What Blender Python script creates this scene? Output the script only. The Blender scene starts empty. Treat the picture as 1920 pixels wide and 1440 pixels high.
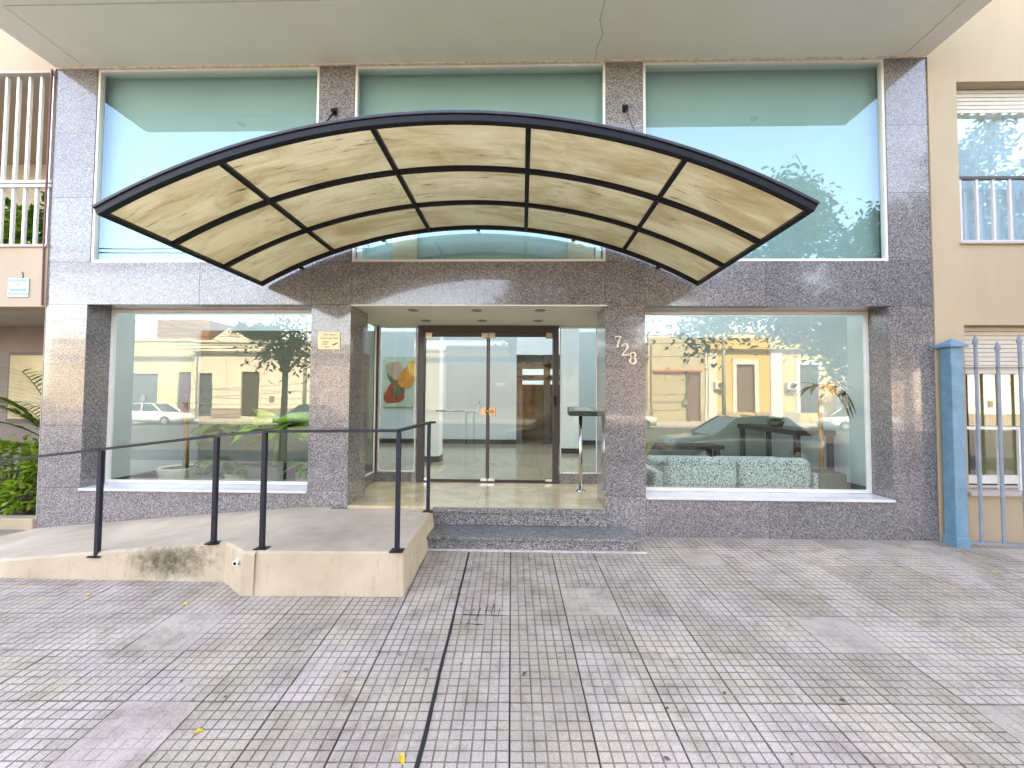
import bpy, math, random
from mathutils import Vector, Matrix
import bmesh
random.seed(7)
R = math.radians
sc = bpy.context.scene
COL = sc.collection

# ------------------------------------------------------------------ camera
cam_d = bpy.data.cameras.new("camera")
cam = bpy.data.objects.new("camera", cam_d)
COL.objects.link(cam)
pitch, roll, yaw = R(1.997), R(0.3627), R(1.4247)
fwd = Vector((-math.sin(yaw) * math.cos(pitch), math.cos(yaw) * math.cos(pitch), math.sin(pitch)))
r0 = Vector((math.cos(yaw), math.sin(yaw), 0))
u0 = r0.cross(fwd)
rt = math.cos(roll) * r0 + math.sin(roll) * u0
up = rt.cross(fwd)
M = Matrix((rt, up, -fwd)).transposed().to_4x4()
M.translation = Vector((0, -4.48, 1.48))
cam.matrix_world = M
cam_d.sensor_width = 36.0
cam_d.lens = 780.0 / 1920.0 * 36.0
cam_d.clip_start = 0.05
cam_d.clip_end = 2000
sc.camera = cam

# ------------------------------------------------------------------ sky, sun, exposure
SUN_EL, SUN_AZ = 50.0, 14.0          # the sun stands behind the building
world = bpy.data.worlds.new("World")
sc.world = world
world.use_nodes = True
wn = world.node_tree
bg = wn.nodes["Background"]
sky = wn.nodes.new("ShaderNodeTexSky")
sky.sky_type = 'NISHITA'
sky.sun_disc = False
sky.sun_elevation = R(SUN_EL)
sky.sun_rotation = R(SUN_AZ)
sky.air_density = 1.0
sky.dust_density = 0.9
sky.ozone_density = 0.8
wn.links.new(sky.outputs[0], bg.inputs[0])
bg.inputs[1].default_value = 0.15
sl = bpy.data.lights.new("sun", 'SUN')
sl.energy = 2.6
sl.angle = R(0.5)
sl.color = (1.0, 0.94, 0.84)
sun = bpy.data.objects.new("sun", sl)
COL.objects.link(sun)
sdir = Vector((math.sin(R(SUN_AZ)) * math.cos(R(SUN_EL)), math.cos(R(SUN_AZ)) * math.cos(R(SUN_EL)), math.sin(R(SUN_EL))))
sun.rotation_euler = (-sdir).to_track_quat('-Z', 'Y').to_euler()
sun.location = sdir * 60
sc.view_settings.view_transform = 'Standard'
sc.view_settings.look = 'None'
sc.view_settings.gamma = 1.0
sc.view_settings.use_curve_mapping = False
sc.view_settings.exposure = 3.58
sc.view_settings.use_white_balance = True
sc.view_settings.white_balance_temperature = 9600
sc.view_settings.white_balance_tint = 20
sc.render.engine = 'CYCLES'
sc.cycles.max_bounces = 10
sc.cycles.transparent_max_bounces = 16
sc.cycles.glossy_bounces = 4
sc.cycles.diffuse_bounces = 4
sc.cycles.caustics_reflective = False
sc.cycles.caustics_refractive = False
sc.cycles.use_denoising = True

# ------------------------------------------------------------------ materials
MATS = {}


def nodes(name):
    m = bpy.data.materials.new(name)
    m.use_nodes = True
    t = m.node_tree
    b = t.nodes["Principled BSDF"]
    MATS[name] = m
    return m, t, b


def ramp(t, src, stops):
    r = t.nodes.new("ShaderNodeValToRGB")
    e = r.color_ramp.elements
    while len(e) < len(stops):
        e.new(0.5)
    for i, (p, c) in enumerate(stops):
        e[i].position = p
        e[i].color = (*c, 1) if len(c) == 3 else c
    t.links.new(src, r.inputs[0])
    return r.outputs[0]


def mix(t, a, b, fac, mode='MIX'):
    n = t.nodes.new("ShaderNodeMix")
    n.data_type = 'RGBA'
    n.blend_type = mode
    for sock, v in ((n.inputs[6], a), (n.inputs[7], b), (n.inputs[0], fac)):
        if hasattr(v, "links"):
            t.links.new(v, sock)
        elif isinstance(v, (int, float)):
            sock.default_value = v
        else:
            sock.default_value = (*v, 1)
    return n.outputs[2]


def coord(t, scale=(1, 1, 1), kind="Object", rot=(0, 0, 0)):
    tc = t.nodes.new("ShaderNodeTexCoord")
    mp = t.nodes.new("ShaderNodeMapping")
    mp.inputs["Scale"].default_value = scale
    mp.inputs["Rotation"].default_value = rot
    t.links.new(tc.outputs[kind], mp.inputs[0])
    return mp.outputs[0]


def wcoord(t, scale=(1, 1, 1)):
    g = t.nodes.new("ShaderNodeNewGeometry")
    mp = t.nodes.new("ShaderNodeMapping")
    mp.inputs["Scale"].default_value = scale
    t.links.new(g.outputs["Position"], mp.inputs[0])
    return mp.outputs[0]


def noise(t, vec, scale, detail=4, rough=0.55, dist=0.0):
    n = t.nodes.new("ShaderNodeTexNoise")
    n.inputs["Scale"].default_value = scale
    n.inputs["Detail"].default_value = detail
    n.inputs["Roughness"].default_value = rough
    n.inputs["Distortion"].default_value = dist
    t.links.new(vec, n.inputs["Vector"])
    return n.outputs[0]


def vor(t, vec, scale, out="Color", feature='F1'):
    n = t.nodes.new("ShaderNodeTexVoronoi")
    n.feature = feature
    n.inputs["Scale"].default_value = scale
    t.links.new(vec, n.inputs["Vector"])
    return n.outputs[out]


def bump(t, b, h, strength=0.2, dist=0.01):
    n = t.nodes.new("ShaderNodeBump")
    n.inputs["Strength"].default_value = strength
    n.inputs["Distance"].default_value = dist
    t.links.new(h, n.inputs["Height"])
    t.links.new(n.outputs[0], b.inputs["Normal"])


def plain(name, col, rough=0.6, var=0.12, scale=3.0, bmp=0.0, bscale=60, metal=0.0, spec=0.5, rnd=0.0, streak=False):
    """colour with soft wear, optional fine relief"""
    m, t, b = nodes(name)
    v = wcoord(t, (1, 1, 0.25) if streak else (1, 1, 1))
    n = noise(t, v, scale, 6, 0.6)
    lo = tuple(max(0, c * (1 - var)) for c in col)
    hi = tuple(min(1, c * (1 + var * 0.7)) for c in col)
    c = ramp(t, n, [(0.3, lo), (0.7, hi)])
    if rnd:
        oi = t.nodes.new("ShaderNodeObjectInfo")
        c2 = ramp(t, oi.outputs["Random"], [(0.0, (1 - rnd,) * 3), (1.0, (1 + rnd * 0.3,) * 3)])
        c = mix(t, c, c2, 1.0, 'MULTIPLY')
    t.links.new(c, b.inputs["Base Color"])
    b.inputs["Roughness"].default_value = rough
    b.inputs["Metallic"].default_value = metal
    b.inputs["Specular IOR Level"].default_value = spec
    if bmp:
        bump(t, b, noise(t, v, bscale, 4, 0.6), bmp, 0.004)
    return m


def granite(name, dark, mid, light, warm, rough=0.16, scale=118):
    m, t, b = nodes(name)
    v = wcoord(t)
    d = t.nodes.new("ShaderNodeVectorMath")
    d.operation = 'MULTIPLY_ADD'
    n0 = t.nodes.new("ShaderNodeTexNoise")
    n0.inputs["Scale"].default_value = 160
    n0.inputs["Detail"].default_value = 2
    t.links.new(v, n0.inputs["Vector"])
    t.links.new(n0.outputs["Color"], d.inputs[0])
    d.inputs[1].default_value = (0.012, 0.012, 0.012)
    t.links.new(v, d.inputs[2])
    cell = vor(t, d.outputs[0], scale)
    sep = t.nodes.new("ShaderNodeSeparateColor")
    t.links.new(cell, sep.inputs[0])
    c = ramp(t, sep.outputs[0], [(0.0, dark), (0.24, dark), (0.30, mid), (0.62, mid), (0.7, light), (1.0, light)])
    c = mix(t, c, warm, ramp(t, sep.outputs[1], [(0.78, (0, 0, 0)), (0.85, (0.7, 0.7, 0.7))]))
    fine = vor(t, d.outputs[0], scale * 2.3)
    sep2 = t.nodes.new("ShaderNodeSeparateColor")
    t.links.new(fine, sep2.inputs[0])
    c = mix(t, c, dark, ramp(t, sep2.outputs[0], [(0.80, (0, 0, 0)), (0.86, (0.8, 0.8, 0.8))]))
    big = noise(t, v, 1.3, 4, 0.6)
    c = mix(t, c, ramp(t, big, [(0.3, (0.82, 0.8, 0.8)), (0.7, (1.08, 1.06, 1.05))]), 1.0, 'MULTIPLY')
    oi = t.nodes.new("ShaderNodeObjectInfo")
    c = mix(t, c, ramp(t, oi.outputs["Random"], [(0, (0.84, 0.84, 0.86)), (1, (1.10, 1.09, 1.07))]), 1.0, 'MULTIPLY')
    t.links.new(c, b.inputs["Base Color"])
    rr = ramp(t, noise(t, v, 6, 5, 0.65), [(0.3, (rough * 0.7,) * 3), (0.75, (rough * 1.5,) * 3)])
    t.links.new(rr, b.inputs["Roughness"])
    b.inputs["Specular IOR Level"].default_value = 0.4
    if rough < 0.3:
        b.inputs["Coat Weight"].default_value = 0.75
        b.inputs["Coat IOR"].default_value = 1.55
        b.inputs["Coat Roughness"].default_value = 0.05
    bump(t, b, noise(t, v, 5, 2, 0.5), 0.02, 0.01)
    return m


def glass(name, tint, refl, rtint=(0.9, 0.97, 0.95), rough=0.0):
    m, t, b = nodes(name)
    t.nodes.remove(b)
    out = t.nodes["Material Output"]
    tr = t.nodes.new("ShaderNodeBsdfTransparent")
    tr.inputs[0].default_value = (*tint, 1)
    gl = t.nodes.new("ShaderNodeBsdfGlossy")
    gl.inputs["Color"].default_value = (*rtint, 1)
    gl.inputs["Roughness"].default_value = rough
    lw = t.nodes.new("ShaderNodeLayerWeight")
    pw = t.nodes.new("ShaderNodeMath")
    pw.operation = 'POWER'
    pw.inputs[1].default_value = 5.0
    t.links.new(lw.outputs["Facing"], pw.inputs[0])
    ma = t.nodes.new("ShaderNodeMath")
    ma.operation = 'MULTIPLY_ADD'
    ma.use_clamp = True
    ma.inputs[1].default_value = 1.0 - refl
    ma.inputs[2].default_value = refl
    t.links.new(pw.outputs[0], ma.inputs[0])
    mx = t.nodes.new("ShaderNodeMixShader")
    t.links.new(ma.outputs[0], mx.inputs[0])
    t.links.new(tr.outputs[0], mx.inputs[1])
    t.links.new(gl.outputs[0], mx.inputs[2])
    t.links.new(mx.outputs[0], out.inputs[0])
    # a very slight waviness so that the mirrored street is not laser straight
    bm_ = t.nodes.new("ShaderNodeBump")
    bm_.inputs["Strength"].default_value = 0.02
    bm_.inputs["Distance"].default_value = 0.02
    t.links.new(noise(t, wcoord(t), 1.6, 2, 0.5), bm_.inputs["Height"])
    t.links.new(bm_.outputs[0], gl.inputs["Normal"])
    return m


def leafmat(name, c1, c2, c3=None, trans=0.35, rough=0.45):
    m, t, b = nodes(name)
    out = t.nodes["Material Output"]
    g = t.nodes.new("ShaderNodeNewGeometry")
    n = noise(t, wcoord(t), 9, 3)
    rnd = g.outputs["Random Per Island"]
    c = ramp(t, rnd, [(0.0, c1), (0.6, c2), (1.0, c3 or c2)])
    c = mix(t, c, ramp(t, n, [(0.3, (0.7, 0.7, 0.7)), (0.7, (1.15, 1.15, 1.1))]), 1.0, 'MULTIPLY')
    t.links.new(c, b.inputs["Base Color"])
    b.inputs["Roughness"].default_value = rough
    tl = t.nodes.new("ShaderNodeBsdfTranslucent")
    t.links.new(mix(t, c, (1.1, 1.25, 0.5), 1.0, 'MULTIPLY'), tl.inputs[0])
    mx = t.nodes.new("ShaderNodeMixShader")
    mx.inputs[0].default_value = trans
    t.links.new(b.outputs[0], mx.inputs[1])
    t.links.new(tl.outputs[0], mx.inputs[2])
    t.links.new(mx.outputs[0], out.inputs[0])
    return m


GR = granite("speckled_granite", (0.09, 0.09, 0.097), (0.195, 0.19, 0.196), (0.36, 0.355, 0.36), (0.235, 0.21, 0.20))
GR_STEP = granite("step_granite", (0.05, 0.052, 0.055), (0.19, 0.19, 0.19), (0.44, 0.44, 0.43), (0.27, 0.25, 0.22), 0.35)
SILL = plain("pale_marble", (0.62, 0.62, 0.64), 0.22, 0.12, 6)
CONCRETE_DARK = plain("joint_mortar", (0.12, 0.11, 0.11), 0.9)
WHITE_FRAME = plain("white_aluminium", (0.78, 0.77, 0.74), 0.4, 0.06, 8)
DARK_FRAME = plain("bronze_aluminium", (0.055, 0.045, 0.045), 0.35, 0.1, 8)
BLACK_STEEL = plain("black_painted_steel", (0.008, 0.008, 0.012), 0.42, 0.25, 18, 0.05, 120, spec=0.25)
EDGE_STEEL = plain("weathered_edge_steel", (0.03, 0.03, 0.042), 0.3, 0.4, 10, 0.05, 120)
CHROME = plain("stainless_steel", (0.62, 0.6, 0.56), 0.2, 0.05, 8, metal=1.0)
BRASS = plain("worn_brass", (0.62, 0.42, 0.25), 0.35, 0.15, 20, metal=0.7)
MARBLE = plain("cream_marble", (0.68, 0.53, 0.33), 0.16, 0.22, 3.5)
LOBBY_FLOOR = plain("olive_floor_tile", (0.30, 0.26, 0.17), 0.14, 0.12, 2)
PLASTER_W = plain("white_plaster", (0.86, 0.88, 0.84), 0.7, 0.03, 2)
PLASTER_T = plain("pale_wall_paint", (0.56, 0.62, 0.585), 0.7, 0.03, 2)
PLASTER_G = plain("grey_green_paint", (0.55, 0.6, 0.5), 0.7, 0.05, 2)
SKIRT = plain("dark_skirting", (0.05, 0.035, 0.03), 0.4)
WOOD_D = plain("dark_wood", (0.05, 0.025, 0.018), 0.35, 0.3, 12)
WOOD_M = plain("brown_wood", (0.25, 0.13, 0.06), 0.5, 0.3, 10)
CEIL = plain("entry_ceiling_paint", (0.82, 0.77, 0.66), 0.75, 0.04, 2)
GL_LOW = glass("shop_glass", (0.86, 0.96, 0.92), 0.16)
GL_UP = glass("upper_glass", (0.86, 0.97, 0.92), 0.165, (0.60, 0.84, 1.0))
GL_DOOR = glass("door_glass", (0.90, 0.96, 0.90), 0.06)
GL_HOUSE = glass("house_glass", (0.93, 0.98, 1.0), 0.16, (0.8, 0.95, 1.0))
CABLE = plain("cable_rubber", (0.02, 0.02, 0.02), 0.6)


def soffit_mat():
    m, t, b = nodes("soffit_plaster")
    v = wcoord(t)
    n = noise(t, v, 0.8, 6, 0.6)
    c = ramp(t, n, [(0.3, (0.84, 0.80, 0.69)), (0.7, (0.90, 0.87, 0.77))])
    n2 = noise(t, v, 26, 3, 0.6)
    sp = t.nodes.new("ShaderNodeSeparateXYZ")
    t.links.new(v, sp.inputs[0])
    # grime collected along the wall and on the outer lip
    edge = ramp(t, sp.outputs[1], [(0.0, (0, 0, 0)), (1.0, (0, 0, 0))])
    c = mix(t, c, (0.3, 0.26, 0.2), ramp(t, n2, [(0.66, (0, 0, 0)), (0.85, (0.25, 0.25, 0.25))]))
    t.links.new(c, b.inputs["Base Color"])
    b.inputs["Roughness"].default_value = 0.85
    bump(t, b, noise(t, v, 90, 4), 0.12, 0.003)
    return m


SOFFIT = soffit_mat()


def poly_mat():
    """aged translucent roofing sheet: streaks run along the arch"""
    m, t, b = nodes("aged_polycarbonate")
    out = t.nodes["Material Output"]
    v = wcoord(t, (0.9, 14, 0.9))
    s = noise(t, v, 1.6, 6, 0.65, 0.4)
    c = ramp(t, s, [(0.28, (0.67, 0.57, 0.39)), (0.5, (0.71, 0.62, 0.45)), (0.72, (0.755, 0.675, 0.51))])
    v2 = wcoord(t, (3.2, 34, 3.2))
    d = noise(t, v2, 1.3, 5, 0.7, 0.2)
    msk = noise(t, wcoord(t), 1.7, 3, 0.5)
    dm = mix(t, (0, 0, 0), ramp(t, d, [(0.59, (0, 0, 0)), (0.69, (0.85, 0.85, 0.85))]), ramp(t, msk, [(0.42, (0, 0, 0)), (0.56, (1, 1, 1))]))
    c = mix(t, c, (0.07, 0.05, 0.03), dm)
    c = mix(t, c, ramp(t, noise(t, wcoord(t, (1, 2.2, 1)), 1.5, 6, 0.7, 0.6), [(0.33, (0.80, 0.75, 0.67)), (0.56, (1, 1, 1))]), 1.0, "MULTIPLY")
    t.links.new(c, b.inputs["Base Color"])
    b.inputs["Roughness"].default_value = 0.35
    tl = t.nodes.new("ShaderNodeBsdfTranslucent")
    t.links.new(c, tl.inputs[0])
    mx = t.nodes.new("ShaderNodeMixShader")
    mx.inputs[0].default_value = 0.82
    t.links.new(b.outputs[0], mx.inputs[1])
    t.links.new(tl.outputs[0], mx.inputs[2])
    t.links.new(mx.outputs[0], out.inputs[0])
    return m


POLY = poly_mat()


def tile_mat(name, dirt):
    m, t, b = nodes(name)
    v = wcoord(t)
    n1 = noise(t, v, 1.1, 6, 0.62)
    n2 = noise(t, v, 140, 3, 0.7)
    n3 = noise(t, v, 4.5, 6, 0.65)
    c = ramp(t, n1, [(0.3, (0.40, 0.352, 0.325)), (0.5, (0.455, 0.408, 0.378)), (0.7, (0.515, 0.468, 0.438))])
    c = mix(t, c, ramp(t, n3, [(0.28, (0.72, 0.70, 0.66)), (0.5, (1, 1, 1)), (0.75, (1.15, 1.14, 1.14))]), 1.0, 'MULTIPLY')
    c = mix(t, c, ramp(t, n2, [(0.25, (0.62, 0.62, 0.62)), (0.5, (1, 1, 1)), (0.75, (1.3, 1.3, 1.3))]), 1.0, 'MULTIPLY')
    oi = t.nodes.new("ShaderNodeObjectInfo")
    c = mix(t, c, ramp(t, oi.outputs["Random"], [(0, (0.84, 0.82, 0.78)), (0.5, (0.98, 0.98, 0.98)), (1, (1.08, 1.05, 1.08))]), 1.0, 'MULTIPLY')
    hue = noise(t, v, 2.6, 4, 0.6, 0.5)
    c = mix(t, c, ramp(t, hue, [(0.35, (0.92, 0.865, 0.715)), (0.5, (0.91, 0.86, 0.785)), (0.66, (0.91, 0.84, 0.815))]), 1.0, 'MULTIPLY')
    spot = ramp(t, vor(t, v, 7.0, "Distance"), [(0.035, (0.45, 0.43, 0.42)), (0.075, (1, 1, 1))])
    c = mix(t, c, mix(t, (1, 1, 1), spot, ramp(t, noise(t, v, 3.1, 2), [(0.52, (0, 0, 0)), (0.6, (0.8, 0.8, 0.8))])), 1.0, 'MULTIPLY')
    stn = noise(t, v, 1.7, 7, 0.72, 1.2)
    c = mix(t, c, ramp(t, stn, [(0.36, (0.74, 0.71, 0.67)), (0.47, (1, 1, 1))]), 1.0, 'MULTIPLY')
    if dirt:
        # grooves are packed with dust in places and clean and dark in others
        gd = noise(t, v, 5.5, 5, 0.7)
        c = mix(t, c, ramp(t, gd, [(0.3, (0.46, 0.44, 0.43)), (0.5, (0.62, 0.60, 0.58)), (0.68, (0.90, 0.88, 0.86))]), 1.0, 'MULTIPLY')
    t.links.new(c, b.inputs["Base Color"])
    b.inputs["Roughness"].default_value = 0.75
    bump(t, b, noise(t, v, 120, 4, 0.7), 0.25, 0.003)
    return m


TILE = tile_mat("vainilla_paving", False)
GROOVE = tile_mat("paving_groove_dirt", True)
BED = plain("paving_bed", (0.07, 0.062, 0.058), 0.9, 0.3, 8)


def ramp_mat():
    m, t, b = nodes("ramp_render")
    v = wcoord(t)
    n = noise(t, v, 2.2, 6, 0.65)
    c = ramp(t, n, [(0.3, (0.43, 0.335, 0.235)), (0.7, (0.56, 0.46, 0.335))])
    n2 = noise(t, v, 14, 6, 0.7)
    c = mix(t, c, (0.30, 0.24, 0.16), ramp(t, n2, [(0.6, (0, 0, 0)), (0.8, (0.45, 0.45, 0.45))]))
    # the mould stain on the low side wall
    sp = t.nodes.new("ShaderNodeVectorMath")
    sp.operation = 'SUBTRACT'
    t.links.new(v, sp.inputs[0])
    sp.inputs[1].default_value = (-2.88, -1.10, 0.13)
    sc2 = t.nodes.new("ShaderNodeVectorMath")
    sc2.operation = 'MULTIPLY'
    t.links.new(sp.outputs[0], sc2.inputs[0])
    sc2.inputs[1].default_value = (2.2, 2.0, 5.5)
    ln = t.nodes.new("ShaderNodeVectorMath")
    ln.operation = 'LENGTH'
    t.links.new(sc2.outputs[0], ln.inputs[0])
    ad = t.nodes.new("ShaderNodeMath")
    ad.operation = 'MULTIPLY_ADD'
    t.links.new(noise(t, v, 17, 5, 0.7), ad.inputs[0])
    ad.inputs[1].default_value = 0.9
    hf = t.nodes.new("ShaderNodeMath")
    hf.operation = 'MULTIPLY'
    hf.inputs[1].default_value = 0.5
    t.links.new(ln.outputs["Value"], hf.inputs[0])
    t.links.new(hf.outputs[0], ad.inputs[2])
    c = mix(t, c, (0.075, 0.06, 0.03), ramp(t, ad.outputs[0], [(0.5, (0.95, 0.95, 0.95)), (0.92, (0, 0, 0))]))
    t.links.new(c, b.inputs["Base Color"])
    b.inputs["Roughness"].default_value = 0.85
    stv = wcoord(t, (5.0, 5.0, 0.7))
    c2 = mix(t, c, (0.27, 0.215, 0.14), ramp(t, noise(t, stv, 2.4, 6, 0.7), [(0.55, (0, 0, 0)), (0.72, (0.55, 0.55, 0.55))]))
    t.links.new(c2, b.inputs["Base Color"])
    hsum = t.nodes.new("ShaderNodeMath")
    hsum.operation = 'ADD'
    t.links.new(noise(t, v, 45, 5, 0.65), hsum.inputs[0])
    t.links.new(noise(t, v, 7, 4, 0.6), hsum.inputs[1])
    bump(t, b, hsum.outputs[0], 0.45, 0.006)
    return m


RAMP_SIDE = ramp_mat()
RAMP_TOP = plain("ramp_screed", (0.52, 0.42, 0.325), 0.85, 0.26, 1.8, 0.2, 70)
CREAM = plain("cream_render", (0.465, 0.365, 0.248), 0.85, 0.10, 1.4, 0.12, 60, streak=True)
PINK = plain("peach_render", (0.47, 0.365, 0.27), 0.85, 0.10, 1.4, 0.12, 60, streak=True)
BLUE = plain("blue_gate_paint", (0.10, 0.24, 0.34), 0.5, 0.24, 9, 0.1, 40)
BLUE_BAR = plain("grey_blue_paint", (0.20, 0.25, 0.31), 0.45, 0.15, 8)
SHUTTER = plain("shutter_slats", (0.62, 0.57, 0.48), 0.55, 0.08, 6)
RED_PIPE = plain("red_brown_conduit", (0.16, 0.05, 0.045), 0.5)
SOIL = plain("garden_soil", (0.05, 0.035, 0.025), 0.95, 0.4, 20, 0.5, 30)
ASPHALT = plain("asphalt", (0.055, 0.055, 0.058), 0.85, 0.2, 1.0, 0.3, 80)
KERB = plain("kerb_stone", (0.33, 0.32, 0.31), 0.85, 0.15, 2)
BARK = plain("tree_bark", (0.14, 0.11, 0.085), 0.9, 0.35, 14, 0.6, 25)
LEAF_TREE = leafmat("street_tree_leaf", (0.020, 0.042, 0.014), (0.034, 0.066, 0.02), (0.06, 0.09, 0.03), 0.22)
LEAF_DARK = leafmat("dark_leaf", (0.015, 0.035, 0.012), (0.025, 0.055, 0.02), (0.035, 0.07, 0.025), 0.2)
LEAF_SHRUB = leafmat("shrub_leaf", (0.09, 0.20, 0.02), (0.22, 0.37, 0.045), (0.42, 0.50, 0.09), 0.35)
LEAF_PALM = leafmat("palm_leaf", (0.06, 0.12, 0.02), (0.13, 0.21, 0.04), (0.24, 0.28, 0.07))
LEAF_POT = leafmat("pot_plant_leaf", (0.035, 0.13, 0.012), (0.07, 0.21, 0.02), (0.13, 0.30, 0.035))
LEAF_BANANA = leafmat("broad_leaf", (0.14, 0.34, 0.02), (0.22, 0.44, 0.035), (0.30, 0.52, 0.06))
LEAF_YELLOW = leafmat("yellow_leaf", (0.62, 0.42, 0.03), (0.68, 0.48, 0.05))
POT = plain("grey_planter", (0.55, 0.52, 0.42), 0.75, 0.12, 6)
POT_D = plain("dark_planter", (0.11, 0.10, 0.07), 0.6, 0.15, 6)


# ------------------------------------------------------------------ mesh helpers
class MB:
    def __init__(s):
        s.v, s.f, s.m = [], [], []

    def face(s, pts, mi=0):
        k = len(s.v)
        s.v += [tuple(p) for p in pts]
        s.f.append(tuple(range(k, k + len(pts))))
        s.m.append(mi)

    def box(s, x0, x1, y0, y1, z0, z1, mi=0, front=None):
        k = len(s.v)
        s.v += [(x0, y0, z0), (x1, y0, z0), (x1, y1, z0), (x0, y1, z0), (x0, y0, z1), (x1, y0, z1), (x1, y1, z1), (x0, y1, z1)]
        for n, q in enumerate(((0, 3, 2, 1), (4, 5, 6, 7), (0, 1, 5, 4), (1, 2, 6, 5), (2, 3, 7, 6), (3, 0, 4, 7))):
            s.f.append(tuple(k + i for i in q))
            s.m.append(front if (front is not None and n == 2) else mi)
        return s

    def hexa(s, p, mi=0):
        """8 points: bottom ring of 4 then top ring of 4 (counter-clockwise from above)"""
        k = len(s.v)
        s.v += [tuple(q) for q in p]
        for q in ((0, 3, 2, 1), (4, 5, 6, 7), (0, 1, 5, 4), (1, 2, 6, 5), (2, 3, 7, 6), (3, 0, 4, 7)):
            s.f.append(tuple(k + i for i in q))
            s.m.append(mi)
        return s

    def tube(s, pts, r, n=6, mi=0, caps=True):
        pts = [Vector(p) for p in pts]
        rr = r if isinstance(r, (list, tuple)) else [r] * len(pts)
        rings = []
        ref = None
        for i, p in enumerate(pts):
            d = (pts[min(i + 1, len(pts) - 1)] - pts[max(i - 1, 0)]).normalized()
            if ref is None:
                ref = Vector((0, 0, 1)) if abs(d.z) < 0.9 else Vector((1, 0, 0))
            a = d.cross(ref)
            if a.length < 1e-5:
                a = d.orthogonal()
            a.normalize()
            b = d.cross(a).normalized()
            ref = -b if False else ref
            k = len(s.v)
            for j in range(n):
                t = 2 * math.pi * j / n
                q = p + (a * math.cos(t) + b * math.sin(t)) * rr[i]
                s.v.append(tuple(q))
            rings.append(k)
        for i in range(len(pts) - 1):
            for j in range(n):
                s.f.append((rings[i] + j, rings[i] + (j + 1) % n, rings[i + 1] + (j + 1) % n, rings[i + 1] + j))
                s.m.append(mi)
        if caps:
            s.f.append(tuple(rings[0] + j for j in reversed(range(n))))
            s.m.append(mi)
            s.f.append(tuple(rings[-1] + j for j in range(n)))
            s.m.append(mi)
        return s

    def lathe(s, prof, n=20, c=(0, 0, 0), mi=0):
        k0 = len(s.v)
        for (r, z) in prof:
            for j in range(n):
                t = 2 * math.pi * j / n
                s.v.append((c[0] + r * math.cos(t), c[1] + r * math.sin(t), c[2] + z))
        for i in range(len(prof) - 1):
            for j in range(n):
                a, b = k0 + i * n + j, k0 + i * n + (j + 1) % n
                s.f.append((a, b, b + n, a + n))
                s.m.append(mi)
        return s

    def strip(s, pts, w, y0, y1, mi=0):
        """a flat stroke in the XZ plane of width(s) w, extruded from y0 to y1"""
        n = len(pts)
        ww = w if isinstance(w, (list, tuple)) else [w] * n
        L, Rr = [], []
        for i in range(n):
            a, b = pts[max(i - 1, 0)], pts[min(i + 1, n - 1)]
            d = Vector((b[0] - a[0], b[1] - a[1])).normalized()
            nx, nz = -d.y * ww[i] / 2, d.x * ww[i] / 2
            L.append((pts[i][0] + nx, pts[i][1] + nz))
            Rr.append((pts[i][0] - nx, pts[i][1] - nz))
        for i in range(n - 1):
            q = [L[i], Rr[i], Rr[i + 1], L[i + 1]]
            s.hexa([(x, y0, z) for x, z in q] + [(x, y1, z) for x, z in q], mi)
        return s

    def build(s, name, mats, parent=None, smooth=False, bev=0.0, off=None, seg=2):
        me = bpy.data.meshes.new(name)
        me.from_pydata(s.v, [], s.f)
        ms = mats if isinstance(mats, (list, tuple)) else [mats]
        for m in ms:
            me.materials.append(m)
        if len(ms) > 1:
            me.polygons.foreach_set("material_index", s.m)
        bm = bmesh.new()
        bm.from_mesh(me)
        if smooth or bev:
            bmesh.ops.remove_doubles(bm, verts=bm.verts, dist=1e-5)
        bmesh.ops.recalc_face_normals(bm, faces=bm.faces)
        bm.to_mesh(me)
        bm.free()
        if smooth:
            me.polygons.foreach_set("use_smooth", [True] * len(me.polygons))
        o = bpy.data.objects.new(name, me)
        COL.objects.link(o)
        if parent is not None:
            o.parent = parent
            if parent.type == 'EMPTY':
                o.location = -parent.location
        if bev:
            md = o.modifiers.new("bevel", 'BEVEL')
            md.width = bev
            md.segments = seg
            md.limit_method = 'ANGLE'
            md.angle_limit = R(40)
        return o


def thing(name, label, cat, loc=(0, 0, 0), group=None):
    o = bpy.data.objects.new(name, None)
    o.empty_display_size = 0.2
    COL.objects.link(o)
    o.location = loc
    o["label"] = label
    o["category"] = cat
    if group:
        o["group"] = group
    return o


def tag(o, label, cat, group=None):
    o["label"] = label
    o["category"] = cat
    if group:
        o["group"] = group
    return o


def structure(o, kind="structure"):
    o["kind"] = kind
    return o


def bx(name, dims, mat, parent=None, bev=0.0):
    return MB().box(*dims).build(name, mat, parent, bev=bev)


def gz(y, x=0):
    """height of the sloping pavement"""
    return 0.03 + 0.05 * y


# ------------------------------------------------------------------ setting: ground, pavement, road
structure(MB().box(-400, 400, -400, 400, -1.2, -0.62).build("ground", plain("bare_earth", (0.2, 0.17, 0.13), 0.95)))
structure(MB().box(-120, 120, -23.6, -6.22, -0.6, -0.42).build("road", ASPHALT))
k = MB()
for i in range(60):
    k.box(-45 + i * 1.5 + 0.004, -45 + (i + 1) * 1.5 - 0.004, -6.22, -6.06, -0.6, gz(-6.06))
structure(k.build("kerb", KERB, bev=0.01))
k = MB()
for i in range(60):
    k.box(-45 + i * 1.5 + 0.004, -45 + (i + 1) * 1.5 - 0.004, -23.76, -23.6, -0.6, -0.27)
structure(k.build("kerb", KERB, bev=0.01))
structure(bx("pavement", (-60, 60, -27.98, -23.76, -0.6, -0.275), plain("far_paving", (0.36, 0.34, 0.33), 0.85, 0.2, 2)))

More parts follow.
